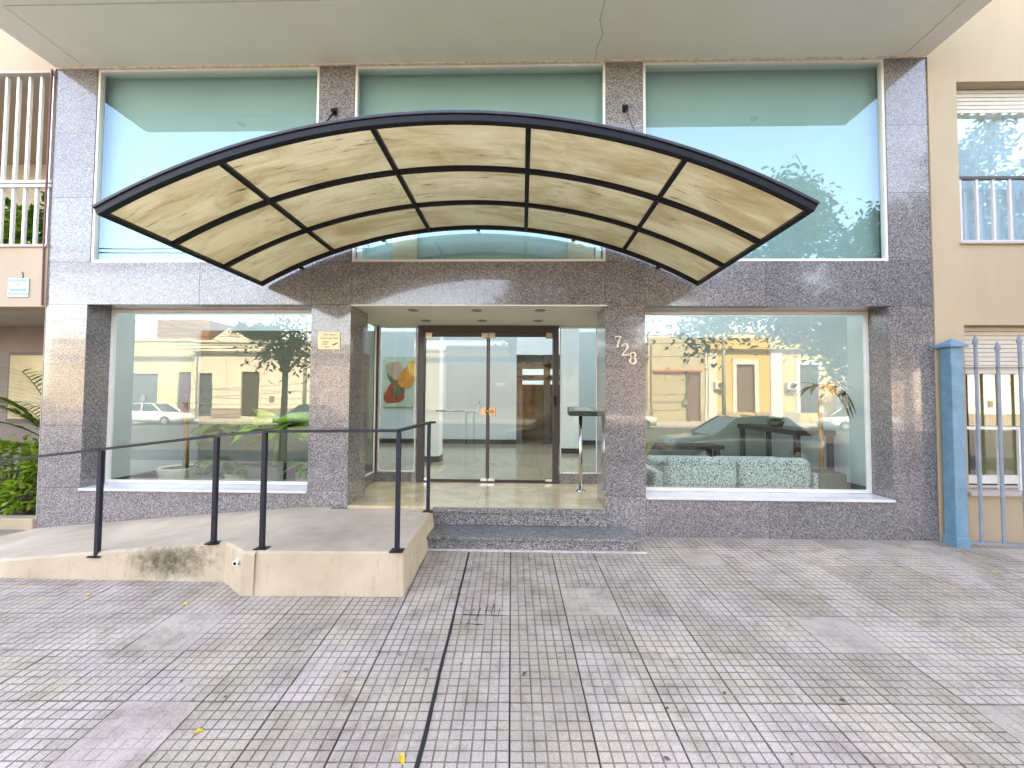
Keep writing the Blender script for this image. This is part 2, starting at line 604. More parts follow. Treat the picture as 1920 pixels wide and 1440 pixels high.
# the pavement in front: a sloping bed that carries the ribbed tiles
bed = MB()
bed.hexa([(-45, -6.06, -0.6), (45, -6.06, -0.6), (45, 0.5, -0.6), (-45, 0.5, -0.6),
          (-45, -6.06, gz(-6.06) - 0.014), (45, -6.06, gz(-6.06) - 0.014), (45, 0.5, gz(0.5) - 0.014), (-45, 0.5, gz(0.5) - 0.014)])
pav = structure(bed.build("pavement", BED))
T = 0.394
TA = R(1.5)
TX, TY = -0.053, -2.279


def tile_mesh(kind, seed):
    rnd = random.Random(seed)
    b = MB()
    e = T - 0.0065
    fl_ = -0.0012 if kind == 3 else -0.0045
    b.box(0, e, 0, e, -0.02, fl_, 0 if kind == 3 else 1)
    n = 7
    p = e / n
    g = 0.0021
    for i in range(n):
        for j in range(n):
            x0, x1 = i * p + g * (i > 0), (i + 1) * p - g * (i < n - 1)
            y0, y1 = j * p + g * (j > 0), (j + 1) * p - g * (j < n - 1)
            z = rnd.uniform(-0.0012, 0.0006)
            if kind == 2 and rnd.random() < 0.25:
                y1 = (j + 1) * p
            if kind == 1 and rnd.random() < 0.12:
                z -= 0.002
            h = [rnd.uniform(-0.0007, 0.0007) for _ in range(4)]
            if kind == 3:
                z, h = -0.0002, [rnd.uniform(-0.0003, 0.0003) for _ in range(4)]
                if rnd.random() < 0.3:
                    continue
            k = len(b.v)
            c = 0.002
            b.v += [(x0, y0, fl_), (x1, y0, fl_), (x1, y1, fl_), (x0, y1, fl_),
                    (x0 + c, y0 + c, z + h[0]), (x1 - c, y0 + c, z + h[1]), (x1 - c, y1 - c, z + h[2]), (x0 + c, y1 - c, z + h[3])]
            for q in ((4, 5, 6, 7), (0, 1, 5, 4), (1, 2, 6, 5), (2, 3, 7, 6), (3, 0, 4, 7)):
                b.f.append(tuple(k + a for a in q))
                b.m.append(0 if q == (4, 5, 6, 7) else 1)
    return b


def smooth_tile(seed):
    b = MB()
    e = T - 0.0065
    b.box(0, e, 0, e, -0.02, 0.0)
    b.m = [0] * len(b.f)
    return b


tproto = []
for s, kd in enumerate((0, 1, 0, 2, 1, 3, 3)):
    o = tile_mesh(kd, s).build("paving_tile", [TILE, GROOVE])
    tproto.append(o.data)
    bpy.data.objects.remove(o)
slope = math.atan(0.05)
ux, uy = Vector((math.cos(TA), math.sin(TA), 0)), Vector((-math.sin(TA), math.cos(TA), 0))
cands = []
for i in range(-30, 31):
    for j in range(-9, 6):
        c = Vector((TX, TY, 0)) + ux * ((i + 0.5) * T) + uy * ((j + 0.5) * T)
        if c.y > 0.12 or abs(c.x) > 9:
            continue
        if -5.2 < c.x < -1.0 and c.y > -0.9:
            continue
        d = c.y + 4.48
        if d < 0.3:
            continue
        inview = abs(c.x + 0.02) < 1.3 * d + 0.35 and d > 1.55
        cands.append((not inview, abs(c.x) / d, i, j))
cands.sort()
rest = MB()
count = 0
for (_, _, i, j) in cands:
    rnd = random.Random(i * 131 + j * 17)
    pos = Vector((TX, TY, 0)) + ux * (i * T) + uy * (j * T)
    if i <= -2:
        pos -= ux * 0.006
    worn = math.sin(pos.x * 1.3 + 0.6) * math.cos(pos.y * 1.9 + pos.x * 0.5)
    me = tproto[rnd.randrange(5)] if rnd.random() > (0.5 if worn > 0.45 and pos.x > 0 else 0.045) else tproto[5 + rnd.randrange(2)]
    if count < 296:
        o = bpy.data.objects.new("paving_tile", me)
        COL.objects.link(o)
        o.parent = pav
        q = rnd.choice((0, 1, 2, 3))
        # turn the tile by quarter turns about its own centre
        ctr = pos + (ux + uy) * ((T - 0.0065) / 2)
        z = gz(ctr.y) + rnd.uniform(-0.0012, 0.0012)
        mt = Matrix.Translation((ctr.x, ctr.y, z)) @ Matrix.Rotation(slope, 4, 'X') @ Matrix.Rotation(rnd.uniform(-0.004, 0.004), 4, 'Y') @ Matrix.Rotation(TA + q * math.pi / 2, 4, 'Z') @ Matrix.Translation((-(T - 0.0065) / 2, -(T - 0.0065) / 2, 0))
        o.matrix_local = mt
        count += 1
    else:
        p0, e = pos, T - 0.005
        pts = [p0, p0 + ux * e, p0 + ux * e + uy * e, p0 + uy * e]
        rest.hexa([(p.x, p.y, gz(p.y) - 0.02) for p in pts] + [(p.x, p.y, gz(p.y)) for p in pts])
# pavement towards the kerb, behind the viewer and further along the street
for i in range(-60, 61):
    for j in range(-10, 6):
        c = Vector((TX, TY, 0)) + ux * ((i + 0.5) * T) + uy * ((j + 0.5) * T)
        if not (-6.0 < c.y < 0.12) or (abs(c.x) <= 9 and c.y + 4.48 >= 0.3):
            continue
        p0, e = Vector((TX, TY, 0)) + ux * (i * T) + uy * (j * T), T - 0.005
        pts = [p0, p0 + ux * e, p0 + ux * e + uy * e, p0 + uy * e]
        rest.hexa([(p.x, p.y, gz(p.y) - 0.02) for p in pts] + [(p.x, p.y, gz(p.y)) for p in pts])
o = rest.build("paving_tile_field", TILE, pav)
o["kind"] = "stuff"
# tarred expansion joint, widening towards the street
jt = MB()
ja, jb = [], []
for n_, (jv, w) in enumerate(((4.6, 0.006), (3.6, 0.010), (3.0, 0.009), (2.3, 0.012), (1.5, 0.014), (0.8, 0.017), (0.2, 0.019), (-0.5, 0.021), (-1.2, 0.024), (-4, 0.026))):
    c = Vector((TX, TY, 0)) + ux * (-T - 0.005 + 0.004 * math.sin(n_ * 2.1)) + uy * (jv * T)
    ja.append((c.x - w / 2, c.y, gz(c.y) + 0.0025))
    jb.append((c.x + w / 2, c.y, gz(c.y) + 0.0025))
for i in range(len(ja) - 1):
    jt.hexa([(p[0], p[1], p[2] - 0.012) for p in (ja[i + 1], jb[i + 1], jb[i], ja[i])] + [ja[i + 1], jb[i + 1], jb[i], ja[i]])
jt.build("expansion_joint", plain("joint_tar", (0.012, 0.011, 0.011), 0.7, 0.3, 40, 0.4, 90), pav)

CRK = MB()
for (x0, y0), (x1, y1), w in (((-0.41, -1.498), (-0.078, -1.505), 0.006), ((-0.343, -1.425), (-0.352, -1.487), 0.005), ((-0.293, -1.41), (-0.315, -1.573), 0.006), ((-0.249, -1.388), (-0.257, -1.487), 0.006),
                              ((-0.2, -1.358), (-0.213, -1.492), 0.006), ((-0.155, -1.415), (-0.163, -1.527), 0.005), ((-0.372, -1.608), (-0.257, -1.612), 0.004), ((-0.36, -1.565), (-0.375, -1.66), 0.004)):
    a, b_ = Vector((x0, y0, 0)), Vector((x1, y1, 0))
    d = (b_ - a).normalized()
    n = Vector((-d.y, d.x, 0)) * w / 2
    q = [a - n, b_ - n * 0.6, b_ + n * 0.6, a + n]
    CRK.hexa([(p.x, p.y, gz(p.y) - 0.006) for p in q] + [(p.x, p.y, gz(p.y) + 0.0014) for p in q])
o = CRK.build("paving_crack", MATS["joint_tar"], pav)
o["kind"] = "stuff"

# ------------------------------------------------------------------ main building
B = thing("apartment_building", "granite clad apartment block with glazed lobby and projecting upper storey", "building", (-0.49, 0, 0))
GP = 0.0014


def panel(x0, x1, z0, z1, y0=0.0, y1=0.026):
    dy = random.uniform(-0.0008, 0.0012)
    return bx("granite_panel", (x0 + GP, x1 - GP, y0 + dy, y1, z0 + GP, z1 - GP), GR, B)


def rows(x0, x1, zs):
    for a, b in zip(zs[:-1], zs[1:]):
        panel(x0, x1, a, b)


L0, L1, L2, L3, L4, L5, L6, L7 = -5.314, -4.845, -2.32, -1.88, 0.89, 1.317, 3.888, 4.34
rows(L0, L1, (-0.1, 0.472, 1.15, 1.83, 2.497))
rows(L2, L3, (-0.1, 0.472, 1.15, 1.83, 2.497))
rows(L4, L5, (-0.1, 0.452, 1.15, 1.83, 2.485))
rows(L6, L7, (-0.1, 0.452, 1.15, 1.83, 2.485))
for a, b in ((L1, -3.58), (-3.58, L2)):
    panel(a, b, -0.1, 0.462)
for a, b in ((L5, 2.6), (2.6, L6)):
    panel(a, b, -0.1, 0.440)
xs = (L0, L1, -3.58, L2, L3, -0.5, L4, L5, 2.6, L6, L7)
for i, (a, b) in enumerate(zip(xs[:-1], xs[1:])):
    panel(a, b, 2.497 if b <= L4 else 2.485, 2.972)
for a, b in ((L0, -4.838), (-2.29, -1.888), (0.899, 1.307), (3.902, L7)):
    rows(a, b, (2.972, 3.71, 4.45, 5.2))
# core wall behind the slabs
core = MB()
for a, b, z0, z1 in ((L0, L1 - 0.03, -0.3, 2.497), (L2 + 0.03, L3 - 0.03, -0.3, 2.497), (L4 + 0.03, L5 - 0.03, -0.3, 2.497), (L6 + 0.03, L7, -0.3, 2.497),
                     (L1 - 0.03, L2 + 0.03, -0.3, 0.43), (L5 - 0.03, L6 + 0.03, -0.3, 0.41), (L0, L7, 2.53, 2.94),
                     (L0, -4.87, 2.94, 5.2), (-2.26, -1.92, 2.94, 5.2), (0.93, 1.275, 2.94, 5.2), (3.935, L7, 2.94, 5.2)):
    core.box(a, b, 0.028, 0.30, z0, z1)
core.build("wall", CONCRETE_DARK, B)


# recess linings
def lining(x0, x1, y0, y1, z0, z1, m=None):
    return bx("granite_lining", (x0, x1, y0, y1, z0, z1), m or GR, B)


RD = 0.27
for (a, b, zb, zt) in ((L1, L2, 0.472, 2.497), (L5, L6, 0.452, 2.485)):
    lining(a - 0.028, a, 0.028, RD + 0.03, zb, zt)
    lining(b, b + 0.028, 0.028, RD + 0.03, zb, zt)
    lining(a, b, 0.028, RD + 0.03, zt, zt + 0.028)
    bx("window_sill", (a + 0.002, b - 0.002, -0.022, RD + 0.05, zb - 0.028, zb - 0.001), SILL, B, bev=0.003)
for a, b in ((0.31, 1.05), (1.05, 1.78), (1.78, 2.494)):
    lining(L3 - 0.028, L3, 0.028, 0.50, a + GP, b - GP)
    lining(L4, L4 + 0.028, 0.028, 0.50, a + GP, b - GP)
bx("jamb_return", (-2.1, L3 - 0.03, 0.47, 0.50, 0.3, 2.55), GR, B)
bx("jamb_return", (L4 + 0.03, 1.1, 0.47, 0.50, 0.3, 2.55), GR, B)


def window(x0, x1, y, z0, z1, gmat, fw=0.03, fd=0.04, fm=None, proud=0.0, name="window"):
    fm = fm or WHITE_FRAME
    f = MB()
    f.box(x0, x0 + fw, y - proud, y + fd, z0, z1)
    f.box(x1 - fw, x1, y - proud, y + fd, z0, z1)
    f.box(x0 + fw, x1 - fw, y - proud, y + fd, z1 - fw, z1)
    f.box(x0 + fw, x1 - fw, y - proud, y + fd, z0, z0 + fw)
    fo = f.build("window_frame", fm, B)
    g = MB()
    g.face([(x0 + fw * 0.6, y + fd * 0.5, z0 + fw * 0.6), (x1 - fw * 0.6, y + fd * 0.5, z0 + fw * 0.6), (x1 - fw * 0.6, y + fd * 0.5, z1 - fw * 0.6), (x0 + fw * 0.6, y + fd * 0.5, z1 - fw * 0.6)])
    g.build("pane", gmat, fo)
    return fo


window(L1 + 0.003, L2 - 0.003, RD, 0.474, 2.495, GL_LOW, 0.032)
window(L5 + 0.003, L6 - 0.003, RD, 0.454, 2.483, GL_LOW, 0.032)
for a, b in ((-4.838, -2.29), (-1.888, 0.899), (1.307, 3.902)):
    window(a + 0.002, b - 0.002, 0.012, 2.974, 5.185, GL_UP, 0.026, 0.05, proud=0.004)

# projecting storey: soffit slab with drip groove, fascia
sf = MB()
SP = -1.06
gx0, gx1, gy = L0 + 0.335, L7 - 0.25, SP + 0.30
gw = 0.012
sf.box(L0, L7, SP, 0.32, 5.212, 5.62)  # rear edge stops short so sky light drops into the lobby
for (a, b, c, d) in ((L0, gx0, SP, 0.03), (gx1, L7, SP, 0.03), (gx0, gx1, SP, gy)):
    sf.box(a, b, c, d, 5.2, 5.212)
sf.box(gx0 + gw, gx1 - gw, gy + gw, 0.03, 5.2, 5.212)
sf.box(L0, L7, 0.03, 0.32, 5.2, 5.212)
sf.build("soffit", SOFFIT, B)
bx("soffit_edge_trim", (L0 + 0.002, L7 - 0.002, -0.02, 0.008, 5.186, 5.2), plain("stained_trim", (0.72, 0.66, 0.55), 0.8, 0.3, 20), B)
ck = MB()
cp = [(0.78, -0.02), (0.77, -0.2), (0.80, -0.34), (0.74, -0.5), (0.745, -0.64), (0.75, -0.74)]
for (x, y), (x2, y2) in zip(cp[:-1], cp[1:]):
    ck.hexa([(x, y, 5.1985), (x + 0.004, y, 5.1985), (x2 + 0.004, y2, 5.1985), (x2, y2, 5.1985), (x, y, 5.2005), (x + 0.004, y, 5.2005), (x2 + 0.004, y2, 5.2005), (x2, y2, 5.2005)])
ck.build("soffit_crack", CONCRETE_DARK, B)
plain("grey_fitting", (0.2, 0.2, 0.2), 0.5)
for x, y in ((-3.85, -0.9), (3.05, -0.9)):
    MB().lathe([(0.0, 5.192), (0.05, 5.19), (0.055, 5.1995), (0.055, 5.21)], 18, (x, y, 0)).build("soffit_fitting", MATS["grey_fitting"], B)
# the storeys above the soffit; unseen rear block added to keep off sun
ub = MB()
ub.box(L0, L7, SP, SP + 0.2, 5.62, 6.6)
ub.build("storey_front", PINK, B)
bx("shade_block", (-30, 30, 16, 24, -0.3, 31), plain("shade_block_paint", (0.46, 0.54, 0.50), 0.8), B)
# side party walls; lobby between them left roofless to let sky light in
bx("party_wall", (-5.31, -5.2, 0.30, 9.49, -0.3, 5.2), PLASTER_T, B)
bx("party_wall", (4.22, 4.335, 0.30, 9.49, -0.3, 5.2), PLASTER_T, B)

# entry floor, ceiling, steps
ef = MB()
ef.box(L3 + 0.001, L4 - 0.001, 0.002, 0.5, 0.272, 0.3155)
ef.box(-2.1, 1.1, 0.5, 1.36, 0.272, 0.3155)
ef.build("entry_floor", MARBLE, B, bev=0.003)
for a in (-1.2, -0.5, 0.2):
    bx("floor_joint", (a, a + 0.003, -0.03, 1.36, 0.31, 0.3158), CONCRETE_DARK, B)
ec = MB()
ec.box(L3 - 0.03, L4 + 0.03, 0.03, 0.5, 2.4965, 2.53)
ec.box(-2.12, 1.12, 0.5, 1.40, 2.4965, 2.53)
ec.build("entry_ceiling", CEIL, B)
bx("ceiling_lip", (L3, L4 + 0.02, -0.004, 0.028, 2.484, 2.496), WHITE_FRAME, B)
for x, y in ((-1.27, 0.28), (-0.53, 0.28), (0.2, 0.28), (-1.27, 0.92), (-0.53, 0.92), (0.2, 0.92)):
    d = MB()
    d.lathe([(0.062, 2.4955), (0.062, 2.4905), (0.05, 2.4895), (0.045, 2.4955)], 20, (x, y, 0))
    d.lathe([(0.045, 2.4945), (0.0, 2.4945)], 20, (x, y, 0))
    d.build("downlight", plain("lamp_grey", (0.25, 0.22, 0.18), 0.35), B)
# glazed lobby front
DY = 1.33
window(-2.03, -1.49, DY, 0.445, 2.49, GL_DOOR, 0.018, 0.03)
window(0.525, 1.045, DY, 0.445, 2.49, GL_DOOR, 0.018, 0.03)
bx("lobby_plinth", (-2.09, -1.46, DY - 0.02, DY + 0.08, 0.3155, 0.442), GR, B)
bx("lobby_plinth", (0.50, 1.08, DY - 0.02, DY + 0.08, 0.3155, 0.442), GR, B)
bx("corner_mullion", (-2.09, -2.033, DY - 0.03, DY + 0.06, 0.442, 2.4955), DARK_FRAME, B)
rg = MB()
rg.box(-2.07, -2.05, 0.5, 0.53, 0.445, 2.49)
rg.box(-2.07, -2.05, DY - 0.05, DY - 0.032, 0.445, 2.49)
rg.box(-2.07, -2.05, 0.53, DY - 0.05, 0.445, 0.463)
ro = rg.build("window_frame", WHITE_FRAME, B)
g = MB()
g.face([(-2.06, 0.53, 0.46), (-2.06, DY - 0.04, 0.46), (-2.06, DY - 0.04, 2.49), (-2.06, 0.53, 2.49)])
g.build("pane", GL_DOOR, ro)
bx("lobby_plinth", (-2.09, -2.04, 0.5, DY - 0.022, 0.3155, 0.443), GR, B)
# door frame and leaves
df = MB()
df.box(-1.465, -1.375, DY - 0.05, DY + 0.07, 0.3155, 2.4955)
df.box(0.425, 0.503, DY - 0.05, DY + 0.07, 0.3155, 2.4955)
df.box(-1.375, 0.425, DY - 0.05, DY + 0.07, 2.40, 2.4955)
df.build("door_frame", DARK_FRAME, B, bev=0.004)
bx("threshold_strip", (-1.37, 0.42, DY - 0.03, DY + 0.05, 0.3157, 0.325), DARK_FRAME, B)


def door(x0, x1, handed):
    d = MB()
    d.box(x0, x1, DY - 0.002, DY + 0.03, 2.345, 2.396)
    d.box(x0 + 0.10, x1 - 0.10, DY - 0.004, DY + 0.032, 0.330, 0.352)
    xx = x1 - 0.022 if handed > 0 else x0
    d.box(xx, xx + 0.022, DY - 0.002, DY + 0.03, 0.335, 2.345)
    do = d.build("door", DARK_FRAME, B)
    g = MB()
    g.face([(x0 + 0.004, DY + 0.012, 0.335), (x1 - 0.004, DY + 0.012, 0.335), (x1 - 0.004, DY + 0.012, 2.345), (x0 + 0.004, DY + 0.012, 2.345)])
    g.build("pane", GL_DOOR, do)
    for xa in (x0 + 0.004, x1 - 0.094):
        bx("patch_fitting", (xa, xa + 0.09, DY - 0.010, DY + 0.036, 0.332, 0.368), CHROME, do, bev=0.002)
        bx("patch_fitting", (xa, xa + 0.09, DY - 0.010, DY + 0.036, 2.325, 2.40), CHROME, do, bev=0.002)
    return do


dl = door(-1.37, -0.482, 1)
dr = door(-0.478, 0.42, -1)
MB().tube([(-1.22, DY + 0.045, 1.30), (-0.66, DY + 0.045, 1.30), (-0.615, DY + 0.045, 1.315), (-0.60, DY + 0.045, 1.36), (-0.60, DY + 0.045, 1.44)], 0.011, 10).build("door_handle", CHROME, dl, True)
lk = MB()
lk.box(-0.575, -0.50, DY - 0.014, DY + 0.04, 1.245, 1.355)
lk.box(-0.462, -0.37, DY - 0.014, DY + 0.04, 1.235, 1.355)
lk.tube([(-0.52, DY - 0.03, 1.30), (-0.40, DY - 0.03, 1.30)], 0.016, 10)
lk.build("lock_case", BRASS, dr, bev=0.003)
bx("door_sticker", (-0.36, -0.24, DY + 0.004, DY + 0.006, 1.655, 1.70), WHITE_FRAME, dr)
bx("door_closer", (0.43, 0.47, DY - 0.075, DY - 0.05, 1.38, 1.52), BLACK_STEEL, B)

# granite step
st = thing("granite_step", "speckled granite entrance step beside the concrete landing", "step", (0.1, -0.2, 0))
s1 = MB()
s1.box(-0.94, 0.888, -0.05, 0.0, 0.268, 0.3155)
s1.build("step_nosing", GR_STEP, st, bev=0.004)
bx("riser", (-0.94, 0.89, -0.028, -0.002, 0.136, 0.266), GR_STEP, st)
s2 = MB()
s2.box(-0.93, 1.115, -0.415, -0.03, 0.105, 0.134)
s2.build("tread", GR_STEP, st, bev=0.004)
bx("riser", (-0.93, 1.105, -0.395, -0.03, -0.02, 0.104), GR_STEP, st)
bx("mortar_fillet", (-0.92, 1.2, -0.43, -0.395, 0.0, gz(-0.41) + 0.006), plain("pale_mortar", (0.6, 0.57, 0.53), 0.9, 0.3, 15), st)

# lobby interior
lf = MB()
for i in range(12):
    for j in range(10):
        x0, y0 = -5.2 + i * 0.786, 0.30 + j * 0.78
        if j == 0 and -2.1 < x0 + 0.4 < 1.3:
            pass
        lf.box(x0 + 0.001, x0 + 0.785, max(y0, 0.30) + 0.001, y0 + 0.779, 0.27, 0.3145)
lfo = lf.build("lobby_floor", LOBBY_FLOOR, B)
# carve out the porch: floor under the porch lies slightly lower than its marble
bx("floor_bed", (-5.2, 4.22, 0.30, 8.0, 0.1, 0.269), CONCRETE_DARK, B)
lc = MB()  # ceiling cut back to strips to open the lobby to the sky
lc.box(-5.2, -2.14, 0.30, 0.36, 2.56, 2.90)
lc.box(-2.14, 1.14, 1.42, 1.9, 2.56, 2.90)
lc.box(1.14, 4.22, 0.30, 0.36, 2.56, 2.90)
lc.build("lobby_ceiling", PLASTER_W, B)
bw = MB()
bw.box(-5.2, -0.15, 6.2, 6.35, 0.3, 3.2)
bw.box(1.35, 4.22, 6.2, 6.35, 0.3, 3.2)
bw.build("lobby_wall", PLASTER_T, B)
sk = MB()
sk.box(-5.19, -0.15, 6.17, 6.2, 0.3145, 0.43)
sk.box(1.35, 4.21, 6.17, 6.2, 0.3145, 0.43)
sk.box(-5.2, -5.17, 0.32, 6.17, 0.3145, 0.43)
sk.box(4.19, 4.22, 0.32, 6.17, 0.3145, 0.43)
sk.build("skirting_board", SKIRT, B)
for (a, b, y) in ((-1.78, -1.52, 3.1), (0.86, 1.22, 4.5)):
    bx("column", (a, b, y, y + 0.36, 0.42, 3.2), PLASTER_W, B)
    bx("column_base", (a - 0.012, b + 0.012, y - 0.012, y + 0.372, 0.3145, 0.42), SKIRT, B)
# corridor behind: dark panels and a reception desk
CORR = plain("corridor_brown", (0.16, 0.13, 0.10), 0.5)
bx("corridor_wall", (-0.15, 0.0, 6.35, 9.4, 0.3, 2.6), CORR, B)
bx("corridor_wall", (1.2, 1.35, 6.35, 9.4, 0.3, 2.6), CORR, B)
bx("corridor_ceiling", (-0.15, 1.35, 6.2, 9.4, 2.61, 3.2), PLASTER_W, B)
cb = MB()
for z in (1.95, 2.25):
    cb.box(-0.15, 1.35, 6.22, 6.34, z, z + 0.14)
cb.box(0.55, 0.72, 6.22, 6.34, 0.3145, 2.6)
cb.build("corridor_beam", plain("brown_beam", (0.10, 0.07, 0.05), 0.4), B)
bx("corridor_end_panel", (0.0, 1.2, 7.90, 7.97, 0.3145, 1.9), plain("amber_panel", (0.45, 0.30, 0.14), 0.4, 0.3, 5), B)
# side partition between lobby halls; sheet added behind upper glass to brighten it evenly
bx("pane_backing", (-5.2, 4.22, 0.16, 0.20, 2.905, 5.2), plain("pane_backing_paint", (0.30, 0.44, 0.46), 0.75, 0.05, 1.2), B)
bx("gallery_column", (-1.47, -1.19, 0.10, 0.159, 2.9, 4.1), plain("ivory_paint", (0.58, 0.56, 0.44), 0.7), B)
bx("gallery_column", (0.50, 0.79, 0.10, 0.159, 2.9, 4.1), MATS["ivory_paint"], B)
bx("gallery_panel", (-1.86, -1.80, 0.08, 0.158, 2.9, 4.1), PLASTER_W, B)
bx("gallery_panel", (0.80, 0.86, 0.08, 0.158, 2.9, 4.1), PLASTER_W, B)
OLIVE = plain("olive_wall_paint", (0.22, 0.22, 0.165), 0.7, 0.08, 2)
bx("partition_wall", (-5.19, -2.36, 2.1, 2.22, 0.315, 2.55), OLIVE, B)
bx("partition_wall", (1.42, 4.21, 2.75, 2.87, 0.315, 2.55), plain("sage_wall_paint", (0.34, 0.37, 0.30), 0.7, 0.06, 2), B)
bx("skirting_board", (-5.17, -2.36, 2.08, 2.1, 0.316, 0.42), SKIRT, B)
bx("skirting_board", (1.42, 4.19, 2.73, 2.75, 0.316, 0.42), SKIRT, B)

# house number
hn = thing("house_number", "pale metal house number 728 stepping down the granite pillar", "house number", (1.08, -0.004, 2.0))


def digit(pts_list, cx, cz, h, wmul=1.0):
    d = MB()
    for pts, w in pts_list:
        d.strip([(cx + x * h, cz + z * h) for x, z in pts], [q * h for q in w] if isinstance(w, (list, tuple)) else w * h, -0.012, -0.001)
    return d.build("digit", plain("number_metal", (0.86, 0.80, 0.64), 0.35, 0.1, 30) if "number_metal" not in MATS else MATS["number_metal"], hn)


def arc(cx, cz, rx, rz, a0, a1, n=10):
    return [(cx + rx * math.cos(R(a0 + (a1 - a0) * i / n)), cz + rz * math.sin(R(a0 + (a1 - a0) * i / n))) for i in range(n + 1)]


H = 0.125
digit([([(-0.26, 0.30), (-0.24, 0.5)], 0.07), ([(-0.27, 0.45), (0.28, 0.45)], 0.11), ([(0.24, 0.44), (0.08, 0.1), (-0.02, -0.2), (-0.05, -0.5)], [0.07, 0.11, 0.14, 0.15])], 1.025, 2.095, H)
digit([(arc(0, 0.24, 0.24, 0.25, 175, -10) + [(0.14, 0.02), (-0.05, -0.2), (-0.26, -0.44)], [0.15, 0.12, 0.09, 0.08, 0.08, 0.08, 0.09, 0.11, 0.13, 0.14, 0.14, 0.13, 0.1, 0.06]), ([(-0.28, -0.45), (0.26, -0.45)], 0.12), ([(0.25, -0.5), (0.29, -0.27)], 0.06)], 1.098, 2.012, H * 1.02)
digit([(arc(0, 0.25, 0.21, 0.22, 0, 360, 20), [0.13 if 5 < abs(i - 10) or i in (9, 10, 11) else 0.08 for i in range(21)]), (arc(0, -0.23, 0.25, 0.25, 0, 360, 20), [0.15 if 5 < abs(i - 10) or i in (9, 10, 11) else 0.09 for i in range(21)])], 1.182, 1.922, H * 1.02)

# small yellowed notice
np_ = thing("notice_plate", "small yellowed rectangular notice fixed to granite left of the entrance", "sign", (-2.11, -0.004, 2.09))
bx("plate", (-2.233, -1.992, -0.010, -0.0015, 2.003, 2.195), plain("yellowed_plastic", (0.80, 0.68, 0.40), 0.4, 0.1, 12), np_, bev=0.002)
ln = MB()
for x0, x1, z in ((-2.17, -2.12, 2.163), (-2.105, -2.06, 2.163), (-2.05, -2.035, 2.163), (-2.205, -2.13, 2.125), (-2.12, -2.08, 2.125), (-2.07, -2.01, 2.125),
                  (-2.19, -2.12, 2.085), (-2.19, -2.13, 2.06), (-2.2, -2.19, 2.03), (-2.17, -2.10, 2.03)):
    ln.box(x0, x1, -0.0112, -0.0098, z - 0.007, z + 0.007)
ln.build("faded_print", plain("faded_ink", (0.45, 0.34, 0.24), 0.6), np_)
MB().strip([(-2.075, 2.052), (-2.05, 2.058), (-2.01, 2.078)], [0.012, 0.018, 0.006], -0.0112, -0.0098).build("dark_mark", plain("ink_brown", (0.14, 0.08, 0.04), 0.6), np_)

# ------------------------------------------------------------------ entrance canopy
C0 = -0.49
HW, RISE, ZT = 2.36, 0.62, 2.71
CR = (HW * HW + RISE * RISE) / (2 * RISE)
CZ = ZT + RISE - CR
A1 = math.asin(HW / CR)
cn = thing("entrance_canopy", "arched black steel canopy with yellowed translucent sheets over the entrance", "canopy", (C0, -0.9, 2.7))
YF, YB = -1.81, -0.075


def arcpt(a, r=CR):
    return (C0 + r * math.sin(a), CZ + r * math.cos(a))


def arcbeam(y0, y1, r0, r1, name, a0=-A1, a1=A1, n=40, mat=None):
    b = MB()
    k0 = len(b.v)
    for i in range(n + 1):
        a = a0 + (a1 - a0) * i / n
        for r, y in ((r0, y0), (r0, y1), (r1, y1), (r1, y0)):
            x, z = arcpt(a, r)
            b.v.append((x, y, z))
    for i in range(n):
        for j in range(4):
            p, q = k0 + i * 4 + j, k0 + i * 4 + (j + 1) % 4
            b.f.append((p, q, q + 4, p + 4))
            b.m.append(0)
    b.f.append((k0, k0 + 1, k0 + 2, k0 + 3))
    b.f.append(tuple(k0 + n * 4 + j for j in (3, 2, 1, 0)))
    b.m += [0, 0]
    return b.build(name, mat or BLACK_STEEL, cn, bev=0.004)


ys = [YF, YF + (YB - YF) / 3, YF + 2 * (YB - YF) / 3, YB]
arcbeam(YF - 0.015, YF + 0.03, CR - 0.032, CR + 0.014, "arch_beam")
arcbeam(YF - 0.025, YF + 0.02, CR + 0.015, CR + 0.036, "edge_channel", mat=EDGE_STEEL)
arcbeam(ys[1] - 0.02, ys[1] + 0.02, CR - 0.032, CR, "arch_beam")
arcbeam(ys[2] - 0.02, ys[2] + 0.02, CR - 0.032, CR, "arch_beam")
arcbeam(YB - 0.02, YB + 0.02, CR - 0.032, CR + 0.006, "arch_beam")
angs = [-A1, -R(18.9), -R(6.25), R(6.25), R(18.9), A1]
for k_, a in enumerate(angs):
    b = MB()
    hw = 0.018 / CR
    if k_ == 0:
        aa, ab = a, a + 2 * hw
    elif k_ == 5:
        aa, ab = a - 2 * hw, a
    else:
        aa, ab = a - hw, a + hw
    ya, yb = (YF + 0.031, YB - 0.021)
    q = [arcpt(aa, CR - 0.031), arcpt(ab, CR - 0.031), arcpt(ab, CR - 0.001), arcpt(aa, CR - 0.001)]
    b.hexa([(x, ya, z) for x, z in q] + [(x, yb, z) for x, z in q])
    b.build("purlin", BLACK_STEEL, cn)
